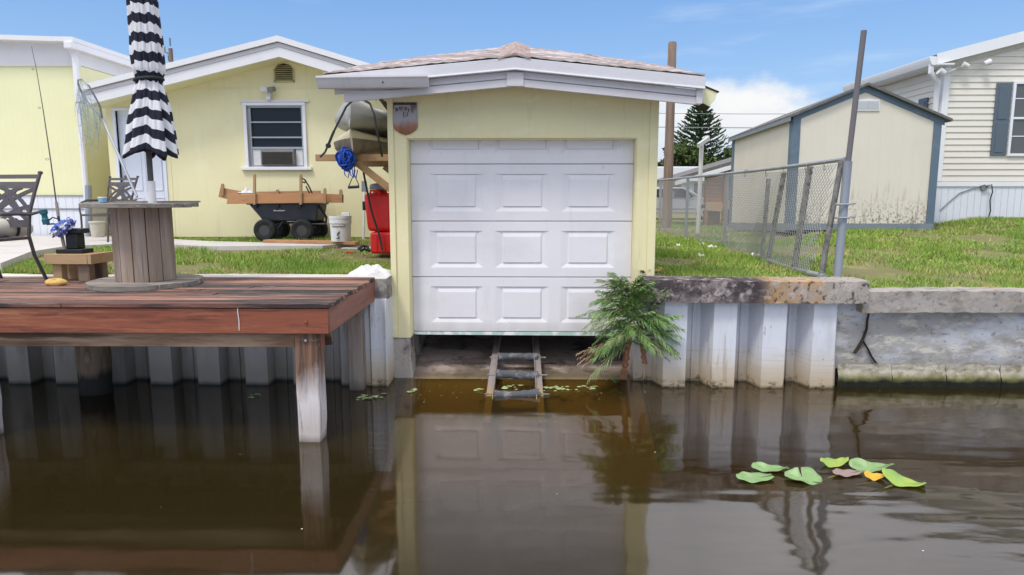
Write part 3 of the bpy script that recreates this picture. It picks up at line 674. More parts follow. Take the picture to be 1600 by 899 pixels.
# ------------------------------------------------------------------ seawalls
CY = 7.02
def sheet(x0, x1, ztop, phase, per=.515, yb=7.13, yf=7.045):
    """corrugated sheet piling: returns profile points along x"""
    prof = []; x = phase
    while x < x1+per:
        prof += [(x, yf), (x+.225, yf), (x+.235, yb), (x+.335, yb), (x+.342, yb-.018), (x+.366, yb-.018), (x+.373, yb), (x+.43, yb), (x+per-.012, yf)]
        x += per
    out = [p for p in prof if x0 <= p[0] <= x1]
    ya = np.interp(x0, [p[0] for p in prof], [p[1] for p in prof]); yz = np.interp(x1, [p[0] for p in prof], [p[1] for p in prof])
    return [(x0, float(ya))]+out+[(x1, float(yz))]
def piling_mesh(prof, ztop, zbot=-1.2):
    mb = MB()
    n_ = len(prof)
    mb.v = [(x, y, zbot) for x, y in prof]+[(x, y, ztop) for x, y in prof]+[(x, 7.39, zbot) for x, y in prof]+[(x, 7.39, ztop) for x, y in prof]
    for i in range(n_-1):
        mb.f += [(i, i+1, n_+i+1, n_+i), (n_+i, n_+i+1, 3*n_+i+1, 3*n_+i)]
    mb.f += [(0, n_, 3*n_, 2*n_), (n_-1, 2*n_-1, 4*n_-1, 3*n_-1)]
    return mb
sw = thing('seawall', (2.4, 7.1, 0), 'corrugated white sheet piling seawall under a mossy thick concrete cap, right of the ramp', 'seawall')
piling_mesh(sheet(1.20, 3.33, .93, .965, yb=7.30, yf=7.04), .93).build('sheet_piling', 'piling_white', sw, smooth=False)
def rough_block(x0, x1, y0, y1, z0, z1, seed, nx=60, amp=.006):
    g = random.Random(seed); mb = MB()
    ring = [(y0,z0),(y0,z0+(z1-z0)*.33),(y0,z0+(z1-z0)*.66),(y0,z1),(y0+.006,z1+.004),(y0+(y1-y0)*.5,z1+.006),(y1,z1),(y1,z0)]
    n_ = len(ring)
    for i in range(nx+1):
        x = x0+(x1-x0)*i/nx
        for k, (y, z) in enumerate(ring):
            mb.v.append((x+(g.uniform(-amp,amp) if 0 < i < nx else 0), y+g.uniform(-amp,amp)*.8+.004*math.sin(x*3+k), z+g.uniform(-amp,amp)*.8+.006*math.sin(x*1.7)))
    for i in range(nx):
        for k in range(n_): mb.f.append((i*n_+k, i*n_+(k+1)%n_, (i+1)*n_+(k+1)%n_, (i+1)*n_+k))
    mb.f += [tuple(range(n_)), tuple(reversed(range(nx*n_, (nx+1)*n_)))]
    return mb
rough_block(1.235, 3.515, 6.945, 7.36, .925, 1.150, 3, 80, .005).build('concrete_cap', 'cap_concrete', sw, ang=60, bevel=.008)
mb = MB()     # bent edge of the last sheet
mb.prism([(3.253,7.041,-.9),(3.30,7.05,-.9),(3.325,7.08,-.9),(3.325,7.13,-.9),(3.253,7.13,-.9)], (-.05,0,1.34))
mb.build('end_sheet', 'piling_white', sw)
lw = thing('seawall', (6, 7.15, 0), 'low grey stucco block seawall with a weathered concrete cap, at the right edge', 'seawall')
mb = MB()
def wf(u, v):
    x = 3.24+u*9.76; z = .19+v*.735
    return V(x, 7.138+.008*math.sin(x*2.3)+.010*math.sin(x*5.1+z*7)+.006*math.sin(z*17+x), z)
mb.grid(wf, 90, 10); mb.bx(3.4, 13, 7.16, 7.32, -.9, .82); mb.build('stucco_face', 'old_stucco', lw, ang=80)
mb = MB()
crk = [(3.60,.82),(3.585,.70),(3.60,.62),(3.575,.53),(3.545,.44),(3.56,.41),(3.60,.46),(3.615,.54),(3.64,.64),(3.625,.72),(3.635,.82)]
c1 = [(3.62,.818),(3.605,.72),(3.607,.62),(3.578,.52),(3.535,.42),(3.50,.36)]; c2 = [(3.575,.50),(3.63,.42),(3.68,.33),(3.74,.25)]
for c, wd in ((c1,(.005,.008,.006,.010,.018,.012)),(c2,(.006,.004,.004,.002))):
    for i in range(len(c)-1):
        (xa,za),(xb,zb) = c[i], c[i+1]; w0, w1 = wd[i], wd[i+1]
        mb.hexa([(xa-w0/2,7.10,za),(xa+w0/2,7.10,za),(xa+w0/2,7.17,za),(xa-w0/2,7.17,za),(xb-w1/2,7.10,zb),(xb+w1/2,7.10,zb),(xb+w1/2,7.17,zb),(xb-w1/2,7.17,zb)])
mb.build('crack', 'vent_dark', lw)
for i in range(17):
    g = random.Random(i); x = 3.33+i*.569; mb = MB(); dz_ = g.uniform(-.012,.012); dy_ = g.uniform(-.012,.012)
    x1 = min(x+.562, 12.95)
    def bf(u, v): 
        xx = x+u*(x1-x); a = v*3
        if a < 1: y, z = 7.085+.01*(1-a), -.5+.55*a
        elif a < 2: y, z = 7.085+.028*(a-1)**3, .05+.12*(a-1)
        else: y, z = 7.113+.005*(a-2), .17+.072*(a-2)
        return V(xx, y+dy_*.4+.007*math.sin(xx*13+z*31)*(z < .2)+.006*math.sin(xx*41-z*57+i)*(z < .19), z+.2*dz_*(z > .05)+.004*math.sin(xx*17+i))
    mb.grid(bf, 14, 15); mb.build('footing_block', 'old_block', lw, ang=70)
rough_block(3.49, 13, 7.005, 7.36, .815, 1.035, 5, 160).build('concrete_cap', 'low_cap', lw, ang=60, bevel=.008)
# left seawall behind the dock
sl = thing('seawall', (-3, 7.1, 0), 'white sheet piling seawall in the shade under the wooden dock', 'seawall')
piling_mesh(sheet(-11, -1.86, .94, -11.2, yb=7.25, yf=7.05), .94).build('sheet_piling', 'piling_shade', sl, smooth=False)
piling_mesh([(-1.86,7.13),(-1.80,7.05),(-1.63,7.05),(-1.61,7.02),(-1.56,7.02),(-1.555,7.04),(-1.455,7.04),(-1.452,7.0),(-1.437,7.0),(-1.437,7.1)], .94).build('sheet_piling', 'piling_white', sl, smooth=False)
rough_block(-11, -1.437, 7.062, 7.40, .935, 1.155, 8, 160, .003).build('concrete_cap', 'old_cap', sl, ang=60, bevel=.008)
# ------------------------------------------------------------------ dock
dk = thing('dock', (-3.5, 6.2, 0), 'reddish brown stained wooden dock on posts over the dark water', 'dock')
DXR, DYF, DYB, DZ = -1.56, 5.335, 7.055, 1.168
mb = MB(); eb = MB(); nb = 12; pw = (DYB-DYF)/nb; g = random.Random(5)
for k in range(nb):
    y0 = DYF+k*pw; seams = [-9]+sorted(g.uniform(-8, -2.2) for _ in range(2))+[DXR+.012+g.uniform(-.012,.012)]
    for a, b in zip(seams, seams[1:]):
        dz = g.uniform(-.003, .003); (eb if k == 0 else mb).bx(a+.002, b-.002, y0+.003-(.02 if k == 0 else 0), y0+pw-.003, DZ-.038+dz, DZ+dz)
mb.build('decking', 'deck_wood', dk, bevel=.004); eb.build('edge_board', 'deck_edge', dk, bevel=.005)
mb = MB(); mb.bx(-9, DXR-.001, DYF-.002, DYF+.038, DZ-.245, DZ-.041); mb.build('fascia_board', 'deck_stain', dk, bevel=.004)
mb = MB(); mb.bx(DXR-.04, DXR, DYF+.039, DYB-.01, DZ-.245, DZ-.041); mb.build('side_board', 'deck_side', dk, bevel=.004)
mb = MB(); mb.bx(-9, -1.86, DYF+.06, DYF+.10, DZ-.37, DZ-.246); mb.build('beam', 'beam_wood', dk, bevel=.004)
mb = MB(); mb.bx(-9, -1.62, DYF+.28, DYF+.32, DZ-.40, DZ-.246); mb.build('beam', 'beam_wood', dk, bevel=.004)
mb = MB(); mb.bx(-9, -1.64, 6.88, 6.95, DZ-.36, DZ-.246); mb.build('beam', 'grey_post', dk, bevel=.004)
mb = MB()
for i in range(12): x = -8.6+i*.6; mb.bx(x, x+.04, DYF+.33, 6.87, DZ-.245, DZ-.05)
mb.build('joist', 'beam_wood', dk)
mb = MB(); mb.bx(-1.70, -1.665, DYF+.12, DYF+.24, DZ-.40, DZ-.05); mb.build('bracket', 'deck_side', dk)
def post(cx, cy, w, name, mat, ztop, jit=.004, seed=0):
    g = random.Random(seed); mb = MB(); ring = [(-1,-1),(-.4,-1.0),(.3,-1.0),(1,-1),(1,0),(1,1),(-1,1),(-1,0)]; nz = 16
    for j in range(nz+1):
        z = -1.1+(ztop+1.1)*j/nz; s_ = .5*w*(.97 if z < .05 else 1)
        for a, b in ring: mb.v.append((cx+a*s_+g.uniform(-jit,jit), cy+b*s_+g.uniform(-jit,jit), z))
    for j in range(nz):
        for k in range(8): mb.f.append((j*8+k, j*8+(k+1)%8, (j+1)*8+(k+1)%8, (j+1)*8+k))
    mb.f += [tuple(reversed(range(8))), tuple(range(nz*8, nz*8+8))]
    return mb.build(name, mat, dk, ang=50, bevel=.006)
p1 = post(-1.765, 5.475, .186, 'post', 'post_wood', DZ-.246, seed=1)
mb = MB(); mb.lathe([(.001,0),(.012,.002),(.012,.012),(.004,.016)], (-1.76,5.375,.86), 10, Matrix.Rotation(R(90),3,'X')); mb.build('bolt', 'galv', p1)
mb = MB(); mb.lathe([(.001,0),(.012,.002),(.012,.012),(.004,.016)], (-1.74,5.332,1.02), 10, Matrix.Rotation(R(90),3,'X')); mb.build('bolt', 'deck_stain', dk)
post(-4.55, 5.475, .186, 'post', 'post_wood', DZ-.246, seed=2)
post(-1.745, 6.955, .15, 'post', 'grey_post', DZ-.362, seed=3)
mb = MB(); mb.bx(-1.83, -1.655, 6.87, 6.879, DZ-.37, DZ-.25); mb.build('post_block', 'grey_post', dk)
mb = MB(); g = random.Random(4)
mb.lathe([(.15,-1.2),(.15,0),(.148,.12),(.152,.3),(.15,.93)], (-4.42,6.78,0), 14); mb.v = [(x+g.uniform(-.012,.012), y+g.uniform(-.012,.012), z) for x, y, z in mb.v]
mb.build('piling', 'piling_wood', dk)
mb = MB(); mb.tube([(-2.28,5.330,1.165),(-2.282,5.328,1.10),(-2.276,5.328,1.03),(-2.279,5.329,.95)], .0035, 5); tag(mb.build('paint_drip', 'white_mark', dk), 'white paint drip on the front board', None)

# ------------------------------------------------------------------ yellow house behind (gable towards the canal)
HY = 12.0
hs = thing('house', (-4.2, HY, 1.2), 'low pale yellow gable house with white eaves, behind the garden cart', 'house')
PX = -4.01; HL, HR = -7.30, -.92
def hz(x): return 4.246-(PX-x)*.234 if x < PX else 4.246-(x-PX)*.298     # fascia bottom line
WX0, WX1, WZ0, WZ1 = -4.79, -3.82, 2.49, 3.53       # window opening
EX0, EX1, EZ0, EZ1 = -7.08, -6.30, 1.30, 3.45       # door opening
mb = MB()
def wq(x0, x1, z0, z1): mb.bx(x0, x1, HY, HY+.14, z0, z1)
def wcol(x0, x1, z0): mb.prism([(x0,HY,z0),(x1,HY,z0),(x1,HY,hz(x1)+.05),(x0,HY,hz(x0)+.05)], (0,.14,0))
wcol(HL+.05, EX0, 1.27); wcol(EX0, EX1, EZ1); wcol(EX1, WX0, 1.27); wcol(WX0, PX, WZ1); wcol(PX, WX1, WZ1); wcol(WX1, HR, 1.27)
wq(WX0, WX1, 1.27, WZ0); wq(EX0, EX1, 1.2, EZ0)
mb.bx(HL+.05,HL+.19,HY+.141,21,1.2,3.48); mb.bx(HR-.14,HR,HY+.141,21,1.2,3.34); mb.bx(HL+.2,HR-.15,20.8,20.99,1.2,3.34)
mb.build('wall', 'yellow_house', hs, smooth=False)
mb = MB(); mb.bx(HL+.06, HR, HY-.006, HY-.001, 3.815, 3.827); mb.build('seam_strip', 'yellow_paint', hs)
mb = MB(); mb.bx(-6.18,-6.165,HY-.006,HY-.001,1.28,3.6); mb.build('seam_strip', 'yellow_paint', hs)
mb = MB(); mb.bx(HL+.05, HR, HY-.03, HY+.1, 1.1, 1.268); mb.build('foundation', 'soil', hs)
def hfas(z0, z1, y0, y1, xl, xr, name, mat):
    mb = MB(); mb.prism([(xl,y0,hz(xl)+z0),(PX,y0,hz(PX)+z0),(xr,y0,hz(xr)+z0),(xr,y0,hz(xr)+z1),(PX,y0,hz(PX)+z1),(xl,y0,hz(xl)+z1)], (0,y1-y0,0))
    return mb.build(name, mat, hs, smooth=False)
OH = HY-.5
hfas(0, .155, OH, OH+.04, -7.27, -.5, 'fascia_board', 'white_paint')
hfas(.160, .225, OH-.004, OH+.03, -7.29, -.45, 'fascia_board', 'fascia_paint')
hfas(.235, .325, OH-.05, OH+.0, -7.31, -.42, 'drip_edge', 'white_paint')
hfas(.02, .06, OH+.045, HY-.001, -7.25, -.55, 'soffit', 'yellow_panel')
hfas(.262, .31, OH+.002, 21.4, -7.33, -.40, 'roof', 'white_paint')
mb = MB(); mb.prism([(-7.42,OH-.06,hz(-7.4)+.20),(-7.29,OH-.06,hz(-7.3)+.215),(-7.28,OH-.06,hz(-7.3)+.08),(-7.39,OH-.06,hz(-7.4)+.06)], (0,10,0)); mb.build('gutter', 'white_paint', hs, bevel=.004)
# window: trim, sashes, panes
mb = MB(); t = .055
mb.bx(WX0-t,WX0,HY-.035,HY+.02,WZ0,WZ1); mb.bx(WX1,WX1+t,HY-.035,HY+.02,WZ0,WZ1); mb.bx(WX0-t,WX1+t,HY-.036,HY+.02,WZ1+.001,WZ1+t)
wn = mb.build('window', 'window_white', hs, bevel=.004)
mb = MB(); mb.bx(WX0-.13,WX1+.13,HY-.06,HY-.002,WZ0-.055,WZ0-.001); mb.build('sill', 'window_white', wn, bevel=.006)
mb = MB(); mb.bx(WX0-.10,WX1+.13,HY-.05,HY-.001,WZ1+t+.004,WZ1+t+.028); mb.build('head_strip', 'white_paint', wn)
mb = MB()
for x0, x1, z0, z1 in ((WX0+.001,WX0+.05,WZ0,WZ1),(WX1-.04,WX1-.001,WZ0,WZ1),(WX0+.05,WX1-.04,WZ1-.03,WZ1-.001),(WX0+.05,WX1-.04,3.245,3.268),(WX0+.05,WX1-.04,2.985,3.01),(WX0+.05,WX1-.04,2.80,2.835),(WX0+.05,WX1-.04,WZ0,WZ0+.025)):
    mb.bx(x0, x1, HY+.03, HY+.07, z0, z1)
mb.build('sash', 'alu', wn)
mb = MB(); mb.bx(WX0+.02, WX1-.02, HY+.075, HY+.09, WZ0, WZ1); mb.build('pane', 'glass_dark', wn)
mb = MB(); mb.bx(WX0+.05,WX0+.21,HY+.05,HY+.07,WZ0+.03,2.795); mb.build('filler_panel', 'white_plastic', wn); mb = MB(); mb.bx(WX1-.16,WX1-.045,HY+.05,HY+.07,WZ0+.03,2.795); mb.build('filler_panel', 'white_plastic', wn)
ac = thing('air_conditioner', (-4.3, HY-.02, WZ0+.02), 'grey window air conditioner in the lower part of the yellow house window', 'air conditioner')
mb = MB(); mb.bx(-4.575,-3.985,HY-.045,HY+.4,WZ0+.027,2.79); mb.build('housing', 'ac_grille', ac, bevel=.02)
mb = MB()
for k in range(12): mb.bx(-4.545,-4.015,HY-.055,HY-.044,WZ0+.045+k*.018,WZ0+.054+k*.018)
mb.build('grille', 'vent_dark', ac)
# door, vent, flood light
mb = MB(); mb.bx(EX0,EX1,HY+.05,HY+.09,EZ0,EZ1); dr = mb.build('door', 'entry_white', hs)
mb = MB(); tt = .05
mb.bx(EX0-tt,EX0,HY-.02,HY+.06,EZ0,EZ1); mb.bx(EX1,EX1+tt,HY-.02,HY+.06,EZ0,EZ1); mb.bx(EX0-tt,EX1+tt,HY-.021,HY+.06,EZ1+.001,EZ1+tt); mb.build('door_frame', 'entry_white', dr, bevel=.004)
mb = MB()
for cx in (EX0+.21, EX1-.21):
    for z0, z1 in ((1.45,1.95),(2.1,2.75),(2.95,3.35)):
        w = .135
        for a, b, c, d in ((cx-w,cx+w,z1,z1+.02),(cx-w,cx+w,z0-.02,z0),(cx-w-.02,cx-w,z0-.02,z1+.02),(cx+w,cx+w+.02,z0-.02,z1+.02)): mb.bx(a, b, HY+.040, HY+.051, c, d)
mb.build('door_panel', 'entry_white', dr, bevel=.004)
mb = MB(); mb.lathe([(.001,0),(.03,.005),(.035,.03),(.02,.05),(.001,.06)], (EX0+.09,HY+.05,2.32), 12, Matrix.Rotation(R(90),3,'X')); mb.build('handle', 'bronze_metal', dr)
mb = MB(); mb.bx(EX1-.012,EX1+.012,HY+.02,HY+.049,2.28,2.4); mb.build('hinge', 'bronze_metal', dr)
VX = -4.11
mb = MB(); ar = [(VX-.15,3.95),(VX+.15,3.95),(VX+.15,4.15),(VX+.1,4.205),(VX,4.23),(VX-.1,4.205),(VX-.15,4.15)]
mb.prism([(x,HY-.012,z) for x, z in ar], (0,.011,0)); vt = mb.build('gable_vent', 'vent_dark', hs)
mb = MB()
for k in range(8):
    z = 3.962+k*.031; w = .148 if z < 4.15 else .148-(z-4.15)*1.1
    mb.hexa([(VX-w,HY-.03,z),(VX+w,HY-.03,z),(VX+w,HY-.013,z+.012),(VX-w,HY-.013,z+.012),(VX-w,HY-.03,z+.006),(VX+w,HY-.03,z+.006),(VX+w,HY-.013,z+.018),(VX-w,HY-.013,z+.018)])
mb.bx(VX-.175,VX-.15,HY-.02,HY-.001,3.93,4.14); mb.bx(VX+.15,VX+.175,HY-.02,HY-.001,3.93,4.14); mb.bx(VX-.175,VX+.175,HY-.02,HY-.001,3.915,3.949)
mb.build('louvre', 'vent_slat', vt)
FX, FZ = -4.37, 3.70
mb = MB(); mb.lathe([(.001,0),(.055,.0),(.05,.05),(.001,.055)], (FX-.02,HY,FZ), 14, Matrix.Rotation(R(90),3,'X')); fl = mb.build('flood_light', 'white_plastic', hs)
for dx, an in ((-.06, 25), (.075, -25)):
    mb = MB(); rt = Matrix.Rotation(R(an),3,'Z') @ Matrix.Rotation(R(18),3,'X')
    mb.box((FX+dx, HY-.13, FZ+.085), (.12,.09,.08), rt); o = mb.build('lamp_head', 'grey_plastic' if dx > 0 else 'white_plastic', fl, bevel=.01)
mb = MB(); mb.box((FX,HY-.07,FZ-.06), (.07,.07,.06)); mb.build('sensor', 'white_plastic', fl, bevel=.012)

# ------------------------------------------------------------------ mobile home at the left edge
mh = thing('mobile_home', (-11, 12.5, 1.25), 'pale yellow mobile home with a white upper band and white skirting, at the left edge', 'mobile home')
MY = 12.5
MXR = -8.02
mb = MB()
mb.bx(-15, MXR-.001, MY, MY+.12, 2.0, 4.31); mb.build('front_wall', 'yellow_panel', mh, smooth=False)
mb = MB(); mb.prism([(-15,MY-.03,4.325),(MXR+.01,MY-.03,4.285),(MXR+.01,MY-.03,4.66),(-15,MY-.03,4.90)], (0,.15,0)); mb.build('upper_band', 'white_panel', mh, smooth=False)
mb = MB(); mb.bx(MXR-.121, MXR, MY+.121, 24, 1.9, 4.31); mb.build('side_wall', 'yellow_panel', mh, smooth=False)
mb = MB(); mb.bx(MXR-.121, MXR-.002, MY+.121, 24, 4.32, 4.74); mb.build('side_band', 'white_panel', mh, smooth=False)
mb = MB(); mb.bx(-15, MXR-.002, MY-.012, MY+.1, 1.2, 1.985); mb.bx(MXR-.12, MXR-.003, MY+.11, 24, 1.2, 1.89); mb.build('skirting', 'skirting', mh, smooth=False)
mb = MB(); mb.bx(-15, MXR, MY-.03, MY-.013, 1.74, 1.76); mb.bx(-15, MXR, MY-.03, MY-.013, 1.985, 2.0); mb.build('skirting_rail', 'grey_plastic', mh)
mb = MB(); mb.prism([(-15,MY-.25,4.90),(-8.35,MY-.25,4.672),(MXR+.14,MY-.25,4.66),(MXR+.14,MY-.25,4.74),(-8.35,MY-.25,4.752),(-15,MY-.25,4.99)], (0,12,0)); mb.build('roof', 'white_paint', mh, smooth=False)
mb = MB(); mb.bx(MXR+.001, MXR+.15, MY-.30, 24, 4.54, 4.655); mb.build('gutter', 'white_paint', mh, bevel=.01)
mb = MB(); mb.tube([(MXR-.02,MY-.06,4.55),(MXR+.05,MY-.09,4.40),(MXR+.05,MY-.09,1.3)], .05, 8); mb.build('downspout', 'white_paint', mh)
mb = MB(); mb.tube([(P(138,362,12.2).x,12.2,1.27),(P(138,290,12.2).x,12.2,2.18)], .055, 10); gp_ = mb.build('utility_post', 'galv_pole', mh)

# ------------------------------------------------------------------ white mobile home on the right
rm = thing('mobile_home', (9, 13.7, 1.45), 'cream vinyl sided mobile home with grey shutters, at the right edge', 'mobile home')
RY, RX = 13.7, 8.08
EV = 4.40    # eave height at the corner
def rg(x): return EV+.05+(x-RX)*.26   # gable line
row = .118; z0 = 2.26
def lap(p0, p1, zlo, zhi, out):     # one clapboard, leaning out at its foot
    return [(p0[0],p0[1],zhi),(p1[0],p1[1],zhi),(p1[0]+out[0]*.018,p1[1]+out[1]*.018,zlo+.006),(p0[0]+out[0]*.018,p0[1]+out[1]*.018,zlo+.006),(p1[0],p1[1],zlo),(p0[0],p0[1],zlo)]
mb = MB(); k = 0
while z0+k*row < rg(16):
    zl = z0+k*row; zh = zl+row
    x0 = RX+.09 if zh < EV+.03 else RX+.09+max(0, (zh-EV-.03))/.26
    xb = RX+.09 if zl < EV+.03 else RX+.09+max(0, (zl-EV-.03))/.26
    a = lap((x0,RY), (16,RY), zl, zh, (0,-1)); a[3] = (xb,)+a[3][1:]; a[5] = (xb,)+a[5][1:]; mb.quad(a[0],a[1],a[2],a[3]); mb.quad(a[3],a[2],a[4],a[5]); k += 1
mb.build('front_siding', 'vinyl', rm, smooth=False, fix=False)
mb = MB(); k = 0
while z0+k*row < EV:
    zl = z0+k*row; zh = min(zl+row, EV+.02)
    a = lap((RX,17), (RX,RY+.09), zl, zh, (-1,0)); mb.quad(a[0],a[1],a[2],a[3]); mb.quad(a[3],a[2],a[4],a[5]); k += 1
mb.build('side_siding', 'vinyl', rm, smooth=False, fix=False)
mb = MB(); mb.prism([(RX+.02,RY+.02,1.2),(16,RY+.02,1.2),(16,RY+.02,EV+.19+7.92*.256),(RX+.02,RY+.02,EV+.19)], (0,3.2,0)); mb.build('core_wall', 'vinyl', rm, smooth=False)
mb = MB(); mb.bx(RX-.03,RX+.09,RY-.035,RY+.02,2.26,EV+.02); mb.bx(RX-.034,RX+.02,RY+.021,RY+.09,2.26,EV+.02); mb.build('corner_trim', 'vinyl_white', rm, bevel=.004)
mb = MB(); mb.bx(RX-.02,16,RY-.03,RY+.02,2.17,2.258); mb.build('belt_trim', 'vinyl_white', rm)
mb = MB(); mb.bx(RX,16,RY-.005,RY+.1,1.3,2.169); mb.bx(RX,RX+.1,RY+.11,17,1.1,2.25); mb.build('skirting', 'skirting', rm, smooth=False)
mb = MB(); mb.prism([(RX-.28,RY-.20,EV+.05),(16,RY-.20,EV+.06+7.92*.26),(16,RY-.20,EV+.29+7.92*.26),(RX-.28,RY-.20,EV+.25)], (0,.031,0)); mb.build('rake_board', 'vinyl_white', rm)
mb = MB(); mb.prism([(RX-.32,RY-.16,EV+.20),(16,RY-.16,EV+.24+7.92*.26),(16,RY-.16,EV+.265+7.92*.26),(RX-.32,RY-.16,EV+.225)], (0,3.7,0)); mb.build('roof', 'grey_shingle', rm, smooth=False)
mb = MB(); mb.prism([(RX-.25,RY-.168,EV+.085),(16,RY-.168,EV+.085+7.92*.26),(16,RY-.168,EV+.07+7.92*.26),(RX-.25,RY-.168,EV+.07)], (0,.16,0)); mb.build('soffit', 'vinyl_white', rm)
mb = MB(); mb.bx(RX-.27, RX-.001, RY-.28, 17, EV+.03, EV+.06); mb.build('soffit', 'vinyl_white', rm)
mb = MB(); mb.prism([(RX-.28,RY-.17,EV+.20),(RX-.41,RY-.17,EV+.20),(RX-.40,RY-.17,EV+.13),(RX-.36,RY-.17,EV+.045),(RX-.265,RY-.17,EV+.035)], (0,3.6,0)); mb.build('gutter', 'vinyl_white', rm, bevel=.006)
mb = MB(); mb.tube([(RX-.33,RY-.10,EV+.07),(RX-.33,RY-.10,EV-.08),(RX-.14,RY-.02,EV-.25),(RX-.11,RY+.03,EV-.4),(RX-.11,RY+.03,1.6)], .05, 8); mb.build('downspout', 'vinyl_white', rm)
mb = MB(); mb.tube([(RX+.12,RY-.10,EV-.02),(RX-.08,RY-.16,EV-.10)], .02, 6); mb.lathe([(.001,0),(.06,.0),(.075,.11),(.001,.12)], (RX-.14,RY-.2,EV-.12), 12, Matrix.Rotation(R(-60),3,'Y')); mb.build('lamp', 'white_plastic', rm)
mb = MB(); mb.lathe([(.001,0),(.045,.0),(.06,.12),(.001,.13)], (RX+.62,RY-.16,EV+.06), 12, Matrix.Rotation(R(70),3,'Y')); mb.build('flood_light', 'white_plastic', rm); mb = MB(); mb.lathe([(.001,0),(.045,.0),(.06,.12),(.001,.13)], (RX+.34,RY-.14,EV+.02), 12, Matrix.Rotation(R(-70),3,'Y')); mb.build('flood_light', 'white_plastic', rm)
# big window with its left shutter
GX0, GX1, GZ0, GZ1 = 9.43, 10.55, 2.80, 4.11
mb = MB()
for a, b, c, d in ((GX0-.05,GX0,GZ0-.05,GZ1+.05),(GX1,GX1+.05,GZ0-.05,GZ1+.05),(GX0,GX1,GZ1,GZ1+.05),(GX0,GX1,GZ0-.05,GZ0),(GX0,GX1,3.45,3.49)): mb.bx(a, b, RY-.05, RY-.019, c, d)
wf_ = mb.build('window', 'window_white', rm, bevel=.003)
mb = MB()
for z in (3.12, 3.83): mb.bx(GX0, GX1, RY-.036, RY-.028, z, z+.018)
for x in (GX0+.31, GX0+.62, GX0+.93): mb.bx(x, x+.018, RY-.037, RY-.029, GZ0, GZ1)
mb.build('muntin', 'window_white', wf_)
mb = MB(); mb.bx(GX0, GX1, RY-.028, RY-.020, GZ0, GZ1); mb.build('pane', 'glass_mid', wf_)
def shutter(x0, x1, z0, z1, y, ax='y'):
    mb = MB()
    mb.bx(x0, x1, y-.04, y-.019, z0, z1)
    sh = mb.build('shutter', 'shutter', rm, bevel=.004); zm = z0+(z1-z0)*.48
    for a, b in ((z0+.06, zm-.03), (zm+.03, z1-.06)):
        mb = MB(); mb.bx(x0+.06, x1-.06, y-.05, y-.041, a, b); mb.build('shutter_panel', 'shutter', sh, bevel=.006)
shutter(9.06, 9.36, 2.76, 4.13, RY); shutter(10.62, 10.92, 2.76, 4.13, RY)
mb = MB(); mb.bx(RX-.05, RX-.02, 14.15, 14.45, 2.7, 3.93); sh = mb.build('shutter', 'shutter', rm, bevel=.004)
mb = MB(); mb.bx(RX-.06, RX-.051, 14.21, 14.39, 2.76, 3.86); mb.build('shutter_panel', 'shutter', sh)
mb = MB(); mb.bx(RX-.04, RX-.02, 14.46, 15.4, 2.7, 3.93); mb.build('window', 'window_white', rm)
hose = MB(); hose.tube([(9.02,RY-.06,2.17),(9.10,RY-.10,2.20),(9.15,RY-.07,2.06),(9.12,RY-.06,1.9),(9.16,RY-.05,1.7),(9.10,RY-.06,1.47)], .012, 6)
tag(hose.build('cable', 'dark_strap'), 'black cable hanging down the white skirting of the cream mobile home', 'cable')
mb = MB(); mb.tube([(9.00,RY-.05,2.20),(8.8,RY-.02,2.13),(8.55,RY-.02,2.04),(8.35,RY-.02,1.86),(8.2,RY-.02,1.7)], .010, 6); mb.lathe([(.001,0),(.06,.0),(.06,.03),(.001,.03)], (9.00,RY-.02,2.14), 12, Matrix.Rotation(R(90),3,'X')); mb.build('conduit', 'grey_plastic', rm)

# ------------------------------------------------------------------ shed
sh0 = thing('shed', (6.3, 12.6, 1.38), 'cream panelled garden shed with slate blue corner trim, beside the chain link fence', 'shed')
SX0, SX1, SYF, SYB = 4.82, 7.43, 12.6, 17.5
BKX = .40      # the back stands a little further right: the shed is turned slightly
zl = lambda y: 1.49-(y-SYF)/(SYB-SYF)*.18
EVZ, RDZ, SPX = 3.41, 3.915, 6.06
mb = MB(); mb.prism([(SX0,SYF,1.49),(SX1,SYF,1.49),(SX1,SYF,EVZ),(SPX,SYF,RDZ-.01),(SX0,SYF,EVZ)], (0,.1,0)); fw = mb.build('front_wall', 'shed_siding', sh0, smooth=False)
mb = MB(); mb.hexa([(SX0,SYF+.101,1.485),(SX0+.1,SYF+.101,1.485),(SX0+.1+BKX,SYB,1.30),(SX0+BKX,SYB,1.30),(SX0,SYF+.101,EVZ),(SX0+.1,SYF+.101,EVZ),(SX0+.1+BKX,SYB,EVZ),(SX0+BKX,SYB,EVZ)]); mb.build('side_wall', 'shed_side', sh0, smooth=False)
mb = MB(); mb.bx(SX1-.1,SX1-.001,SYF+.101,SYB,1.45,EVZ); mb.bx(SX0+BKX+.11,SX1-.11,SYB-.1,SYB-.01,1.3,EVZ); mb.build('back_wall', 'shed_side', sh0, smooth=False)
mb = MB(); mb.bx(SX0-.02,SX1+.02,SYF-.02,SYF+.08,1.37,1.488); mb.hexa([(SX0-.02,SYF+.081,1.33),(SX0+.06,SYF+.081,1.33),(SX0+.06+BKX,SYB,1.14),(SX0-.02+BKX,SYB,1.14),(SX0-.02,SYF+.081,1.484),(SX0+.06,SYF+.081,1.484),(SX0+.06+BKX,SYB,1.299),(SX0-.02+BKX,SYB,1.299)]); mb.build('skirt_board', 'shed_skirt', sh0)
for i in range(8):
    x = SX0+.1+i*.33; mb = MB(); mb.bx(x, x+.09, SYF+.02, SYF+.3, 1.25, 1.369); mb.build('skid', 'vent_dark', sh0)
mb = MB()
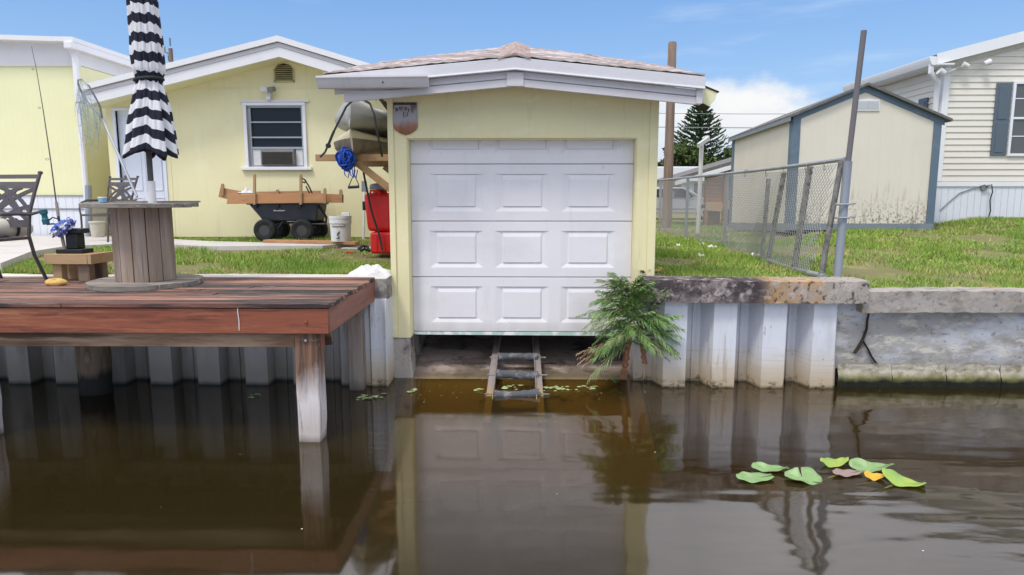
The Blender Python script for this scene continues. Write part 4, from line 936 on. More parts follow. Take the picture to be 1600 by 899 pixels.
for b_ in ((SX0-.012,SX0+.125,SYF-.018,SYF-.001,1.49,EVZ+.03),(SX0-.014,SX0-.001,SYF,SYF+.15,1.47,EVZ),(SX1-.125,SX1+.014,SYF-.018,SYF-.001,1.40,EVZ+.03),(SX0+BKX-.02,SX0+BKX-.002,SYB-.22,SYB+.02,1.3,EVZ)):
    mb = MB(); mb.bx(*b_); mb.build('corner_trim', 'shed_trim', sh0, bevel=.003)
mb = MB(); ov = .13
e = lambda x: RDZ-abs(x-SPX)*(RDZ-EVZ)/(SPX-SX0)
mb.prism([(SX0-.02,SYF-.02,e(SX0-.02)-.10),(SPX,SYF-.02,RDZ-.10),(SX1+.06,SYF-.02,e(SX1+.06)-.10),(SX1+.06,SYF-.02,e(SX1+.06)),(SPX,SYF-.02,RDZ+.005),(SX0-.02,SYF-.02,e(SX0-.02))], (0,.018,0)); mb.build('rake_trim', 'shed_trim', sh0, bevel=.003)
mb = MB(); bkx = BKX
for (xa, za, xb, zb) in ((SX0-.09, e(SX0-.09), SPX, RDZ+.01), (SPX, RDZ+.01, SX1+.15, e(SX1+.15))):
    sx = bkx
    mb.hexa([(xa,SYF-.10,za),(xb,SYF-.10,zb),(xb+sx,SYB+.1,zb),(xa+sx,SYB+.1,za),(xa,SYF-.10,za+.045),(xb,SYF-.10,zb+.045),(xb+sx,SYB+.1,zb+.045),(xa+sx,SYB+.1,za+.045)])
mb.build('roof', 'grey_shingle', sh0, smooth=False)
mb = MB(); mb.hexa([(SX0-.10,SYF-.08,e(SX0)-.10),(SX0-.08,SYF-.08,e(SX0)-.10),(SX0-.08+BKX,SYB+.1,e(SX0)-.10),(SX0-.10+BKX,SYB+.1,e(SX0)-.10),(SX0-.10,SYF-.08,e(SX0)-.035),(SX0-.08,SYF-.08,e(SX0)-.035),(SX0-.08+BKX,SYB+.1,e(SX0)-.035),(SX0-.10+BKX,SYB+.1,e(SX0)-.035)]); mb.build('eave_board', 'shed_skirt', sh0)
mb = MB(); mb.bx(5.89,6.32,SYF-.022,SYF-.001,3.49,3.69); vf = mb.build('vent', 'vinyl_white', sh0, bevel=.004)
for x0 in (5.92, 6.11):
    mb = MB(); mb.bx(x0, x0+.19, SYF-.026, SYF-.0225, 3.52, 3.66); vl = mb.build('louvre', 'vent_grey', vf)
    mb = MB()
    for k in range(7): mb.bx(x0+.006, x0+.184, SYF-.031, SYF-.0265, 3.528+k*.018, 3.536+k*.018)
    mb.build('slat', 'vinyl_white', vl)

# ------------------------------------------------------------------ chain link fence
fe = thing('chain_link_fence', (3.4, 9, 1.1), 'sagging galvanised chain link fence running back along the lawn', 'fence')
FXX = 3.40
FP = lambda y: FXX+.01*math.sin(y)
ptop = [P(1320,249,7.39),(3.41,8.2,2.385),(3.40,9.5,2.37),(3.40,12,2.36),(3.40,14.5,2.36),(3.42,17.4,2.36)]
mb = MB(); mb.tube(ptop, .024, 8); mb.build('top_rail', 'galv', fe)
mb = MB(); mb.tube([P(1200,408,9.3),P(1235,420,8.4),P(1288,433,7.42)], .034, 10); mb.build('bottom_pipe', 'galv', fe)
def fpost(p, q, r, mat): mb = MB(); mb.tube([p, q], r, 10); return mb.build('post', mat, fe)
for (a, b, m_) in ((P(1190,408,9.6),P(1201,280,9.7),'lichen_post'), ((3.42,11.7,1.08),(3.42,11.7,2.38),'galv'), ((3.42,14.5,1.06),(3.42,14.5,2.38),'galv_pole'), ((3.43,17.4,1.0),(3.43,17.4,2.40),'galv')):
    fpost(a, b, .032 if m_ != 'lichen_post' else .03, m_)
fpost(P(1201,403,9.2),P(1225,270,9.0),.032,'lichen_post')
fpost(P(1241,418,8.3),P(1266,260,8.2),.036,'lichen_post')
fpost(P(1283,430,7.5),P(1315,251,7.42),.030,'lichen_post')
mb = MB()
# the woven wire: two families of diagonals on a surface that leans near the canal
def fs(u, z):   # u along the fence (0 near .. 10), z 0..1
    y = 7.50+u; lean = (1-ss(u, 1.4, 3.0))*.15
    return V(FXX-.02-lean*(1-z)*1.0+.012*math.sin(u*2.1+z*3), y+.17*(1-z)*(1-ss(u, 1.2, 3)), 1.13+z*(1.22+.0*u)-.03*z*math.sin(u*.9)**2)
stp, H_ = .068, 1.24
nd = int((9.85+H_)/stp)
for d_ in (1, -1):
    for k in range(nd):
        u0 = k*stp-H_; P_ = []
        for s_ in range(9):
            t_ = s_/8; u = u0+H_*t_ if d_ > 0 else u0+H_*(1-t_)
            if 0 <= u <= 9.85: P_.append(fs(u, t_)+V(.003*d_,0,0))
        if len(P_) > 1: mb.tube(P_, .0034-.0016*ss(u0, 2.5, 6), 3, caps=False)
mb.build('mesh', 'wire', fe)
mb = MB()
for u in (.3, .8, 1.5, 2.2, 3.1, 4.1, 5.3): 
    p = fs(u, 1); mb.tube([p+V(.02,0,.05), p+V(-.03,0,.03), p+V(-.02,0,-.06), p+V(.01,.02,-.03)], .005, 5)
mb.build('tie_wire', 'lichen_post', fe)
tp = thing('pole', (3.36, 7.42, 1.13), 'tall leaning rusty pipe in a galvanised sleeve at the canal end of the fence', 'pole')
mb = MB(); mb.tube([P(1308,436,7.37),P(1325,252,7.37)], .044, 14); mb.build('sleeve', 'galv_pole', tp)
mb = MB(); mb.tube([P(1324,265,7.37),P(1350,48,7.37)], .029, 12); mb.build('pipe', 'rust_pole', tp)
for z in (1.78, 1.92):
    x = P(1316,345,7.37).x; mb = MB(); mb.tube([(x-.08,7.36,z),(x-.06,7.31,z),(x+.05,7.31,z+.002),(x+.07,7.36,z+.002)], .012, 6); mb.lathe([(.0,0),(.01,0),(.01,.05),(0,.05)], (x+.06,7.33,z+.01), 6, Matrix.Rotation(R(90),3,'Y')); mb.build('clamp', 'galv', tp)

# ------------------------------------------------------------------ poles, wires, far things
up = thing('utility_pole', (4.22, 19.9, 1.0), 'bare round wooden utility pole rising behind the boathouse roof', 'utility pole')
mb = MB(); g = random.Random(3); mb.lathe([(.145,.9),(.14,2),(.128,4),(.12,6.18),(.10,6.22)], (4.13,19.9,0), 14); mb.build('pole', 'pole_wood', up)
mb = MB(); mb.bx(4.22,4.29,19.72,19.80,1.9,2.1); mb.build('meter_box', 'grey_plastic', up)
ub = thing('utility_pole', (-21.8, 42, .8), 'distant utility pole with a transformer and insulators above the house roof', 'utility pole')
mb = MB(); mb.lathe([(.16,.8),(.12,10.6)], (-21.15,42,0), 10); mb.build('pole', 'pole_wood', ub)
mb = MB(); mb.lathe([(.0,0),(.17,.0),(.17,.8),(0,.85)], (-21.4,41.9,8.4), 12); mb.build('transformer', 'galv_pole', ub)
mb = MB()
for dx, z in ((-.35,10.5),(.0,11.0),(-.15,10.0)): mb.tube([(-21.15,42,z-.25),(-21.15+dx,42,z-.1),(-21.15+dx,42,z+.2)], .05, 6)
mb.build('insulator', 'grey_plastic', ub); mb = MB(); mb.tube([(-21.8,42,9.1),(-21.75,42,9.8)], .05, 6); mb.build('insulator', 'grey_plastic', ub)
for zz, lab in ((6.95, 'upper thin power line crossing the sky above the pointed tree line'), (6.1, 'lower dark power line crossing behind the pointed conifer')):
    mb = MB(); mb.tube([(-70+i*7, 44+.02*i, zz+.0012*((i-10)*7-18)**2*.5) for i in range(21)], .018 if zz > 6.5 else .026, 5)
    tag(mb.build('power_line', 'grey_plastic'), lab, 'power line', 'power lines in the sky')
cp = thing('clothesline_post', (4.16, 16, 1.05), 'weathered white T shaped clothesline post on the lawn behind the fence', 'post')
mb = MB(); mb.tube([(4.05,16,1.0),(4.06,16,3.18)], .05, 8); mb.build('post', 'white_pipe', cp)
mb = MB(); mb.beam((3.93,15.8,3.10),(4.28,16.25,3.30),.06,.09); mb.build('crossbar', 'white_pipe', cp)
# silver car
cr = thing('parked_car', (6.6, 31, .86), 'silver sedan parked behind the chain link fence', 'car')
cx0, cyF, cyB, cz = 3.6, 30.6, 32.3, .86
side = [(0,.30),(.02,.62),(.1,.86),(.9,.93),(1.35,.97),(1.75,1.36),(2.1,1.44),(3.0,1.44),(3.3,1.38),(3.95,.98),(4.9,.84),(5.05,.62),(5.05,.30)]
def carx(x): return cx0+.35+x
nn = len(side); mb = MB()
for y, ins in ((cyF,0),(cyF-.06,.0),(cyB+.06,0),(cyB,0)):
    for x, z in side: mb.v.append((carx(x), y if z < .95 else y+(.16 if y < 31.5 else -.16), cz+z))
for k in (1,): pass
mb.v = [(carx(x), (cyF if z < .99 else cyF+.18), cz+z) for x, z in side]+[(carx(x), (cyB if z < .99 else cyB-.18), cz+z) for x, z in side]
mb.f = [tuple(range(nn)), tuple(reversed(range(nn, 2*nn)))]+[(i,(i+1)%nn,(i+1)%nn+nn,i+nn) for i in range(nn)]
bd = mb.build('body', 'silver_paint', cr, bevel=.03)
mb = MB()
for pl in ([(1.52,1.0),(1.82,1.34),(2.45,1.37),(2.45,1.0)],[(2.55,1.0),(2.55,1.37),(3.1,1.37),(3.6,1.02)]):
    mb.prism([(carx(x), cyF+.02+(z-.99)*.42-.03, cz+z) for x, z in pl], (0,.02,0))
mb.build('window', 'glass_dark', cr)
mb = MB(); mb.bx(carx(.2), carx(4.9), cyF-.012, cyF-.001, cz+.46, cz+.50); mb.build('side_moulding', 'grey_plastic', cr)
for x in (carx(.95), carx(4.05)):
    mb = MB(); mb.lathe([(.0,0),(.22,.0),(.33,.02),(.34,.1),(.33,.2),(0,.2)], (x, cyF-.03, cz+.33), 20, Matrix.Rotation(R(-90),3,'X')); wh = mb.build('wheel', 'rubber', cr)
    mb = MB(); mb.lathe([(.0,.0),(.06,.02),(.20,.0),(.21,.03),(0,.03)], (x, cyF-.045, cz+.33), 16, Matrix.Rotation(R(-90),3,'X')); mb.build('rim', 'silver_paint', wh)
    mb = MB(); 
    mb.tube([(x+.40*math.cos(R(a)), cyF-.005, cz+.33+.40*math.sin(R(a))) for a in range(-10, 191, 20)], .03, 6); mb.build('wheel_arch', 'silver_paint', bd)
mb = MB(); mb.bx(carx(3.2), carx(3.35), cyF-.16, cyF-.01, cz+.98, cz+1.09); mb.build('mirror', 'silver_paint', cr, bevel=.02)
# porch with slatted brown wall behind the shed
po = thing('porch', (6.2, 22, .95), 'brown slatted porch with a sloping grey roof edge, between the car and the shed', 'porch')
mb = MB(); mb.prism([(4.75,22,2.40),(8.6,22,3.52),(8.6,22,3.64),(4.75,22,2.50)], (0,3.5,0)); mb.build('roof', 'grey_shingle', po, smooth=False)
mb = MB(); mb.prism([(4.78,21.97,2.28),(8.6,21.97,3.38),(8.6,21.97,3.52),(4.78,21.97,2.40)], (0,.029,0)); mb.build('fascia_board', 'vinyl_white', po)
mb = MB(); mb.prism([(5.80,22.3,1.72),(8.4,22.3,1.72),(8.4,22.3,3.30),(5.80,22.3,2.55)], (0,.05,0)); mb.build('slatted_wall', 'lattice_wood', po, smooth=False)
mb = MB(); mb.bx(5.83,6.38,22.2,22.299,1.48,1.75); mb.bx(6.42,6.9,22.2,22.299,1.52,1.80); mb.build('skirt_panel', 'lattice_plank', po)
for x in (5.83, 6.39, 7.2):
    mb = MB(); mb.bx(x, x+.09, 22.21, 22.30 if x > 6 else 22.299, .9, 2.6); mb.build('post', 'lattice_wood', po)
mb = MB(); mb.bx(5.95,6.36,22.4,22.9,.9,1.45); mb.bx(6.55,7.2,22.4,22.9,.9,1.5); mb.build('dark_lattice', 'grey_lumber', po)
# white long building far behind
fb = thing('mobile_home', (7, 42, .8), 'distant long white mobile home beyond the silver car', 'mobile home')
mb = MB(); mb.bx(2, 13.2, 42, 46, 1.2, 3.45); mb.build('wall', 'far_white', fb, smooth=False)
mb = MB(); mb.bx(1.8, 13.4, 41.8, 46.2, 3.451, 3.62); mb.build('roof', 'far_white', fb)
mb = MB(); mb.bx(1.9, 13.3, 41.5, 41.79, 2.75, 3.55); mb.build('awning', 'far_white', fb)
mb = MB(); mb.bx(10.3, 13.0, 41.96, 41.999, 1.35, 2.6); mb.build('screen', 'grey_plastic', fb)
mb = MB(); mb.bx(8.6, 9.5, 41.96, 41.999, 1.5, 2.5); mb.build('window', 'glass_mid', fb)
mb = MB(); mb.bx(2.1, 13.1, 42.05, 45.9, .6, 1.199); mb.build('skirting', 'grey_plastic', fb)

# ------------------------------------------------------------------ things on and around the dock
# cable spool table
SC = V(-3.63, 6.45, 1.168)
sp_ = thing('spool_table', SC, 'weathered wooden cable spool used as a table on the dock', 'table')
def disc(cx, cy, z0, z1, r, name, seed, cut=0):
    g = random.Random(seed); mb = MB(); x = -r; 
    ws = [.14, .15, .135, .15, .14, .15, .15, .14]
    tot = sum(ws); y = -r
    for w in ws:
        w = w/tot*2*r; a, b = y+.002, y+w-.002
        n_ = 7; P_ = []
        for i in range(n_+1): yy = a+(b-a)*i/n_; P_.append((math.sqrt(max(1e-4, r*r-yy*yy))*(1-cut*g.uniform(0,.03)), yy))
        L = [(-q[0], q[1]) for q in reversed(P_)]
        poly = P_+L; dz = g.uniform(-.003,.003)
        mb.prism([(cx+p, cy+q, z0+dz) for p, q in poly], (0,0,z1-z0)); y += w
    return mb.build(name, 'spool_disc', sp_, bevel=.004)
disc(SC.x, SC.y, 1.169, 1.218, .505, 'base_disc', 1, 1)
disc(SC.x, SC.y, 1.908, 1.948, .505, 'top_disc', 2, 1)
mb = MB(); g = random.Random(9); ns = 13; rr_ = .262
for k in range(ns):
    a0, a1 = 2*math.pi*k/ns+.012, 2*math.pi*(k+1)/ns-.012; ro, ri = rr_+g.uniform(-.004,.004), rr_-.04
    ring = [(ro*math.cos(a0), ro*math.sin(a0)), (ro*1.01*math.cos((a0+a1)/2), ro*1.01*math.sin((a0+a1)/2)), (ro*math.cos(a1), ro*math.sin(a1)), (ri*math.cos(a1), ri*math.sin(a1)), (ri*math.cos(a0), ri*math.sin(a0))]
    mb.prism([(SC.x+x, SC.y+y, 1.217) for x, y in ring], (0,0,.692))
mb.build('core_stave', 'spool_wood', sp_, bevel=.003)
mb = MB()
for a in (20, 200): mb.beam((SC.x-.46,SC.y-.25,1.956),(SC.x+.42,SC.y-.22,1.956),.09,.014)
mb = MB(); mb.beam((SC.x-.30,SC.y+.15,1.9565),(SC.x+.46,SC.y+.18,1.9565),.13,.016); mb.build('loose_board', 'spool_disc', sp_, bevel=.003)

# closed striped umbrella
UC = V(-3.47, 6.36, 1.95)
um = thing('umbrella', UC, 'closed black and white striped patio umbrella standing in the spool table', 'umbrella')
prof = [(3.85,.045),(3.79,.085),(3.76,.135),(3.70,.135),(3.5,.14),(3.3,.145),(3.15,.14),(3.085,.115),(3.06,.108),(3.03,.115),(2.95,.15),(2.8,.185),(2.65,.215),(2.52,.235),(2.45,.25),(2.41,.255)]
zs = [p[0] for p in prof][::-1]; rs_ = [p[1] for p in prof][::-1]
NA, NZ = 128, 90
mb = MB(); uvs = []
for j in range(NZ+1):
    for i in range(NA):
        a = 2*math.pi*i/NA; t = j/NZ
        z = 3.85-(3.85-2.41)*t
        fold = abs(((a*8/(2*math.pi)+.3*math.sin(a*2+1)) % 1)-.5)*2     # 0..1 saw: eight hanging pleats
        k2 = (.5+.5*math.cos(a*8+1.6*math.sin(a*3+.5)+.6*math.sin(z*3)))**.8*(.75+.25*math.sin(a*3+2))
        dep = .30 if z < 3.06 else .13
        tie = math.exp(-((z-3.06)/.05)**2)
        rr2 = lerp(z, zs, rs_)*(1-dep*(1-k2)*(1-.7*tie))+.006*math.sin(a*17+z*9)+.004*math.sin(a*29-z*13)
        zz = z-.05*k2*t**3+.02*math.sin(a*3)*t**4
        sway = .02*math.sin((3.85-z)*2.2)
        mb.v.append((UC.x+.035+.95*rr2*math.cos(a)+sway*(z < 3.8), UC.y+rr2*math.sin(a), zz))
        uvs.append((a, (z+.05*(k2-.5)*(.75 if z < 3.05 else .45)+.012*math.sin(a*5+1)+.008*math.sin(a*11))/.165+.1))
for j in range(NZ):
    for i in range(NA): mb.f.append((j*NA+i, j*NA+(i+1)%NA, (j+1)*NA+(i+1)%NA, (j+1)*NA+i))
cn = mb.build('canopy', 'stripe', um, ang=80, fix=False)
uvl = cn.data.uv_layers.new(name='stripe')
for lp in cn.data.loops: uvl.data[lp.index].uv = uvs[lp.vertex_index]
so = cn.modifiers.new('solid', 'SOLIDIFY'); so.thickness = .004
mb = MB()
n_ = 48; mb.tube([(UC.x+.05+.115*math.cos(2*math.pi*i/n_), UC.y+.118*math.sin(2*math.pi*i/n_), 3.062+.012*math.cos(2*math.pi*i/n_*1)) for i in range(n_)], .016, 6, closed=True); mb.build('tie_strap', 'dark_strap', um)
mb = MB(); mb.tube([(UC.x,UC.y,2.14),(UC.x,UC.y,3.9)], .026, 12); mb.build('pole', 'bronze_metal', um)
mb = MB(); mb.tube([(UC.x,UC.y,1.90),(UC.x,UC.y,2.15)], .037, 14); mb.build('sleeve', 'white_plastic', um)
mb = MB(); mb.lathe([(0,3.84),(.05,3.85),(.055,3.90),(.03,3.95),(0,3.96)], (UC.x,UC.y,0), 12); mb.build('finial', 'bronze_metal', um)

tb = thing('tub', P(160,311,6.45), 'small pale blue tub on the left of the spool table top', 'tub')
q = P(160,311,6.45); q.z = 1.952
mb = MB(); mb.lathe([(0,0),(.034,0),(.037,.04),(0,.04)], q, 16); mb.build('cup', 'lightblue', tb)
mb = MB(); mb.lathe([(0,.0405),(.04,.0405),(.04,.052),(0,.052)], q, 16); mb.build('lid', 'vinyl_white', tb)

# landing net
nt_ = thing('landing_net', P(212,306,6.4), 'landing net with a silver handle leaning up from the spool table', 'net')
a_, b_ = P(214,308,6.35), P(160,186,6.55)
mb = MB(); mb.tube([a_, b_], .0125, 8); mb.build('handle', 'net_handle', nt_)
pts_ = [P(x,y,Y) for x,y,Y in ((160,186,6.55),(157,168,6.5),(148,150,6.45),(138,133,6.4),(129,124,6.42),(122,125,6.5),(122,132,6.6),(128,145,6.65),(138,160,6.65),(148,172,6.6),(158,183,6.56))]
mb = MB(); mb.tube(pts_, .008, 6); mb.build('hoop', 'galv', nt_)
mb = MB(); g = random.Random(2)
hp = pts_
for d_ in (1, -1):      # limp knotted bag
    for k in range(22):
        t0 = k/21; L = []
        for s_ in range(14):
            u = s_/13; i = (t0+d_*u*.55) % 1*(len(hp)-1); i0 = int(i); p = hp[i0].lerp(hp[min(i0+1, len(hp)-1)], i-i0)
            drop = u*.42; c = P(118,186,6.55)
            w = u**1.3*.55
            L.append(V(p.x*(1-w)+c.x*w+.05*math.sin(k*1.7)*u, p.y*(1-w)+c.y*w+.05*math.cos(k*2.1)*u, p.z-drop*(.75+.25*math.sin(k*2.9))))
        mb.tube(L, .0013, 3, caps=False)
mb.build('net_bag', 'net_cord', nt_)

# low bench with the rod holder
BY = 6.62
bn = thing('bench', (-4.5, BY, 1.168), 'low bench of raw pine boards on the dock beside the spool table', 'bench')
mb = MB(); mb.beam((-4.72,BY+.005,1.395),(-4.292,BY+.005,1.395),.038,.10); mb.build('side_board', 'pine_lumber', bn, bevel=.004); mb = MB(); mb.beam((-4.271,BY-.014,1.395),(-4.25,BY+.33,1.395),.038,.10); mb.build('side_board', 'pine_lumber', bn, bevel=.004)
mb = MB()
for k in range(3): mb.beam((-4.71,BY+.075+.1*k,1.432),(-4.30,BY+.075+.1*k,1.432),.095,.02)
mb.build('top_board', 'cedar_board', bn, bevel=.003)
for (x, y, w) in ((-4.63,BY+.075,.09),(-4.365,BY+.075,.115),(-4.62,BY+.28,.09),(-4.34,BY+.27,.09)):
    mb = MB(); mb.bx(x-w/2, x+w/2, y-.045, y+.045, 1.168, 1.344 if y < BY+.2 else 1.421); mb.build('leg', 'grey_lumber' if x > -4.5 else 'pine_lumber', bn, bevel=.004)
ho = thing('rod_holder', (-4.57, BY+.16, 1.443), 'black plastic stand on top of the low pine bench', 'stand')
HB = (-4.52, BY+.16)
mb = MB(); mb.bx(HB[0]-.135,HB[0]+.135,HB[1]-.09,HB[1]+.09,1.443,1.486); mb.build('base', 'black_plastic', ho, bevel=.006)
mb = MB(); mb.bx(HB[0]-.05,HB[0]+.075,HB[1]-.06,HB[1]+.06,1.4865,1.64); mb.build('column', 'black_plastic', ho, bevel=.01)
mb = MB(); mb.bx(HB[0]-.06,HB[0]+.125,HB[1]-.07,HB[1]+.07,1.6405,1.69); mb.build('top_plate', 'black_plastic', ho, bevel=.008)
bg = MB()
def bagf(u, v):
    th, ph = u*2*math.pi, v*math.pi; g = 1+.16*math.sin(th*5+ph*3)+.12*math.sin(th*9-ph*7)+.1*math.sin(ph*11+th*4)
    x = .115*math.sin(ph)*math.cos(th)*g; y = .07*math.sin(ph)*math.sin(th)*g; z = .055*math.cos(ph)*g
    return V(HB[0]-.045+x*.9-z*.3, HB[1]-.085+y, 1.70+z+x*.55)
bg.grid(bagf, 40, 24); tag(bg.build('plastic_bag', 'bag_blue', ang=25), 'crumpled blue and white plastic bag on the black stand', 'bag')
# fishing rod
fr_ = thing('fishing_rod', P(95,360,6.8), 'thin dark fishing rod with a spinning reel standing in the black stand', 'fishing rod')
rp = [P(101,388,6.72),P(94,352,6.75),P(88,318,6.76),P(79,250,6.8),P(67,170,6.85),P(57,110,6.88),P(49,72,6.9)]
mb = MB(); mb.tube(rp[2:], [.007,.0055,.0042,.003,.002], 6); mb.build('blank', 'bronze_metal', fr_)
mb = MB(); mb.tube([P(91,338,6.755),P(88,316,6.76)], .014, 8); mb.build('grip', 'cork', fr_); mb = MB(); mb.tube([P(101,390,6.72),P(96,366,6.74)], .016, 8); mb.build('grip', 'cork', fr_)
mb = MB(); mb.tube([P(96,366,6.74),P(91,338,6.755)], .012, 8); mb.build('reel_seat', 'reel', fr_)
c_ = P(70,340,6.70)
mb = MB(); mb.tube([P(93,343,6.75),P(82,340,6.72),P(73,347,6.7)], .007, 6); mb.tube([P(94,351,6.75),P(82,350,6.72),P(73,351,6.7)], .008, 6); rl = mb.build('reel', 'reel', fr_)
mb = MB(); mb.lathe([(0,-.07),(.03,-.07),(.034,-.02),(.026,-.01),(.026,.03),(.036,.035),(.036,.075),(0,.08)], c_, 14, Matrix.Rotation(R(-8),3,'Y')); mb.build('spool', 'teal', rl)
for i in (3, 4, 5):
    p = rp[i]; mb = MB(); r_ = .018-.003*(i-3); n_ = 12
    mb.tube([(p.x-.02+r_*math.cos(6.283*k/n_), p.y-.02, p.z+.006+r_*.5*math.sin(6.283*k/n_)) for k in range(n_)], .002, 4, closed=True); mb.build('line_guide', 'bronze_metal', fr_)
# sponge / rag
mb = MB(); g = random.Random(6); q = V(-4.455, 6.36, 1.195)
mb.grid(lambda u, v: V(q.x+.105*math.sin(v*math.pi)*math.cos(u*6.283)*(1+.12*math.sin(u*19)), q.y+.06*math.sin(v*math.pi)*math.sin(u*6.283)*(1+.1*math.sin(u*12+1)), q.z+.035*math.cos(v*math.pi)*(1+.3*math.sin(u*13+v*5))), 32, 14)
tag(mb.build('sponge', 'sponge', ang=80), 'lumpy tan yellow sponge lying on the dock in front of the pine bench', 'sponge')

# patio chairs
ch = thing('patio_chair', (0,0,0), 'brown metal patio chair with a rolled cushion, cut off by the left edge', 'chair', 'lattice back patio chairs')
def two(fn):
    for s_ in (-1, 1): fn(s_)
def rear(s_):
    mb = MB(); mb.tube([(s_*.275,.36,0),(s_*.255,.27,.25),(s_*.25,.235,.44),(s_*.262,.255,.66),(s_*.285,.31,.86),(s_*.30,.37,1.03)], .0165, 8)
    mb.lathe([(0,-.02),(.022,-.01),(.022,.012),(0,.02)], (s_*.302,.375,1.04), 10); mb.build('leg', 'bronze_metal', ch)
def arm(s_):
    mb = MB(); pts = [(s_*.30,.33,.665),(s_*.275,.25,.645),(s_*.29,.10,.655),(s_*.315,-.08,.655),(s_*.32,-.18,.62),(s_*.31,-.235,.52),(s_*.285,-.235,.42)]
    mb.tube(pts, [.012,.017,.019,.019,.017,.015,.014], 8); mb.build('armrest', 'bronze_metal', ch)
def front(s_):
    mb = MB(); mb.tube([(s_*.285,-.235,.43),(s_*.28,-.24,.25),(s_*.285,-.27,0)], .0155, 8); mb.build('leg', 'bronze_metal', ch)
two(rear); two(arm); two(front)
def bk(z): return lerp(z, [.44,.66,.86,1.03], [.235,.255,.31,.37]), lerp(z, [.44,.66,.86,1.03], [.25,.262,.285,.30])
mb = MB()
def bar(z, h):
    y, w = bk(z); y2, w2 = bk(z+h)
    mb.hexa([(-w,y-.008,z),(w,y-.008,z),(w,y+.008,z),(-w,y+.008,z),(-w2,y2-.008,z+h),(w2,y2-.008,z+h),(w2,y2+.008,z+h),(-w2,y2+.008,z+h)])
for z_, h_ in ((.985,.04),(.89,.065),(.52,.07)):
    mb = MB(); bar(z_, h_); mb.build('back_rail', 'bronze_metal', ch)
mb = MB()
def strip(f0):   # flat curved lattice strip in the plane of the back
    P_ = []
    n_ = 14
    for i in range(n_+1):
        t = i/n_; x, z = f0(t); y, w = bk(z); P_.append((x*w, y, z))
    for a, b in zip(P_, P_[1:]): mb.beam(a, b, .036, .012, up=(0,1,-.15))
for s_ in (-1, 1):
    strip(lambda t: (s_*(-1+2*t), .885-.10*math.sin(t*1.57)-.22*t**2)); strip(lambda t: (s_*(-.45+1.45*t), .90-.12*t-.12*t**2.5))
    strip(lambda t: (s_*(-1+1.45*t), .72-.04*t-.12*t**2)); strip(lambda t: (s_*(-.28+1.28*t), .90-.33*t**.9))
mb.build('lattice', 'bronze_metal', ch)
mb = MB(); mb.tube([(-.25,.235,.42),(.25,.235,.42),(.28,-.235,.42),(-.28,-.235,.42)], .016, 8, closed=True)
for k in range(7): x = -.22+k*.073; mb.beam((x,.23,.42),(x*1.1,-.23,.42),.05,.006)
mb.build('seat', 'bronze_metal', ch)
ch2 = copy_tree(ch); ch2['label'] = 'smaller looking brown metal patio chair on the patio behind the spool table'
def setup(o, foot, f, s):     # put the rear left foot (viewer's right) on a point, facing f
    an = math.atan2(f[1], f[0])+math.pi/2; o.rotation_euler = (0, 0, an); o.scale = (s,)*3
    off = Matrix.Rotation(an,3,'Z') @ V(.275*s, .36*s, 0) ; o.location = V(*foot)-off
setup(ch, (-4.85, 6.80, 1.168), (-.20,-.98), 1.03)
setup(ch2, P(219,371,11.35)*1+V(0,0,0), (-.30,-.95), 1.0); ch2.location.z = 1.266
mb = MB(); 
q0, q1 = P(5,356,6.75), P(49,358,6.95)
ax_ = (q1-q0).normalized()
mb.tube([q0-ax_*.15, q0-ax_*.12, q0, q0.lerp(q1,.5), q1-ax_*.03, q1], [.05,.085,.092,.085,.07,.045], 16)
cu = tag(mb.build('cushion', 'cushion', ang=70), 'rolled beige cushion tied with a dark strap on the left patio chair', 'cushion')
mb = MB(); m_ = q0.lerp(q1,.42); n_ = 20; u_ = ax_.orthogonal().normalized(); w_ = ax_.cross(u_)
mb.tube([m_+(u_*math.cos(6.283*i/n_)+w_*math.sin(6.283*i/n_))*.093 for i in range(n_)], .013, 6, closed=True); mb.build('strap', 'dark_strap', cu)

# bin / bucket behind the second chair
q = P(150,368,12.1); mb = MB(); mb.lathe([(0,0),(.10,0),(.125,.25),(.135,.25),(.135,.28),(0,.28)], (q.x+.1,12.0,1.266), 16); tag(mb.build('bucket', 'cushion'), 'small beige bucket on the patio behind the far patio chair', 'bucket')

# ------------------------------------------------------------------ garden cart and its load
CYc = 11.25
ct = thing('garden_cart', (-4.0, CYc, 1.24), 'dark grey dump cart with four fat black tyres in front of the house', 'cart')
def X(px, y=CYc): return (px-818.9)/1066.8*y*1.0
def zz_(py, px=450, y=CYc): return P(px, py, y).z
xa, xb, xc, xd = X(388), X(497), X(408), X(493)
ztop, zbot = zz_(319), zz_(346)
mb = MB(); dpt = .56
mb.hexa([(xc,CYc+.06,zbot),(xd,CYc+.06,zbot),(xd,CYc+dpt-.06,zbot),(xc,CYc+dpt-.06,zbot),(xa,CYc,ztop),(xb,CYc,ztop),(xb,CYc+dpt,ztop),(xa,CYc+dpt,ztop)])
tu = mb.build('tub', 'cart_plastic', ct, bevel=.02)
mb = MB(); mb.bx(xa-.03,xb+.02,CYc-.02,CYc+dpt+.02,ztop-.012,ztop+.014); mb.build('rim', 'cart_plastic', tu, bevel=.008)
for px in (400, 434, 469):
    mb = MB(); x = X(px); mb.bx(x-.032,x+.032,CYc-.035,CYc+.02,ztop-.06,ztop+.01); mb.build('stake_pocket', 'black_plastic', tu, bevel=.006)
mb = MB()      # small white script on the side of the tub
zc = (ztop+zbot)/2+.035; x0 = X(427); yy = CYc+.016
lt = [(0,.01),(.008,.025),(.02,.026),(.012,.014),(.026,.012),(.034,.02),(.042,.012),(.05,.013),(.055,.022),(.062,.012),(.07,.013),(.075,.03),(.082,.012),(.092,.013),(.095,.03),(.104,.013),(.115,.013),(.12,.02),(.13,.013),(.135,.022),(.15,.018)]
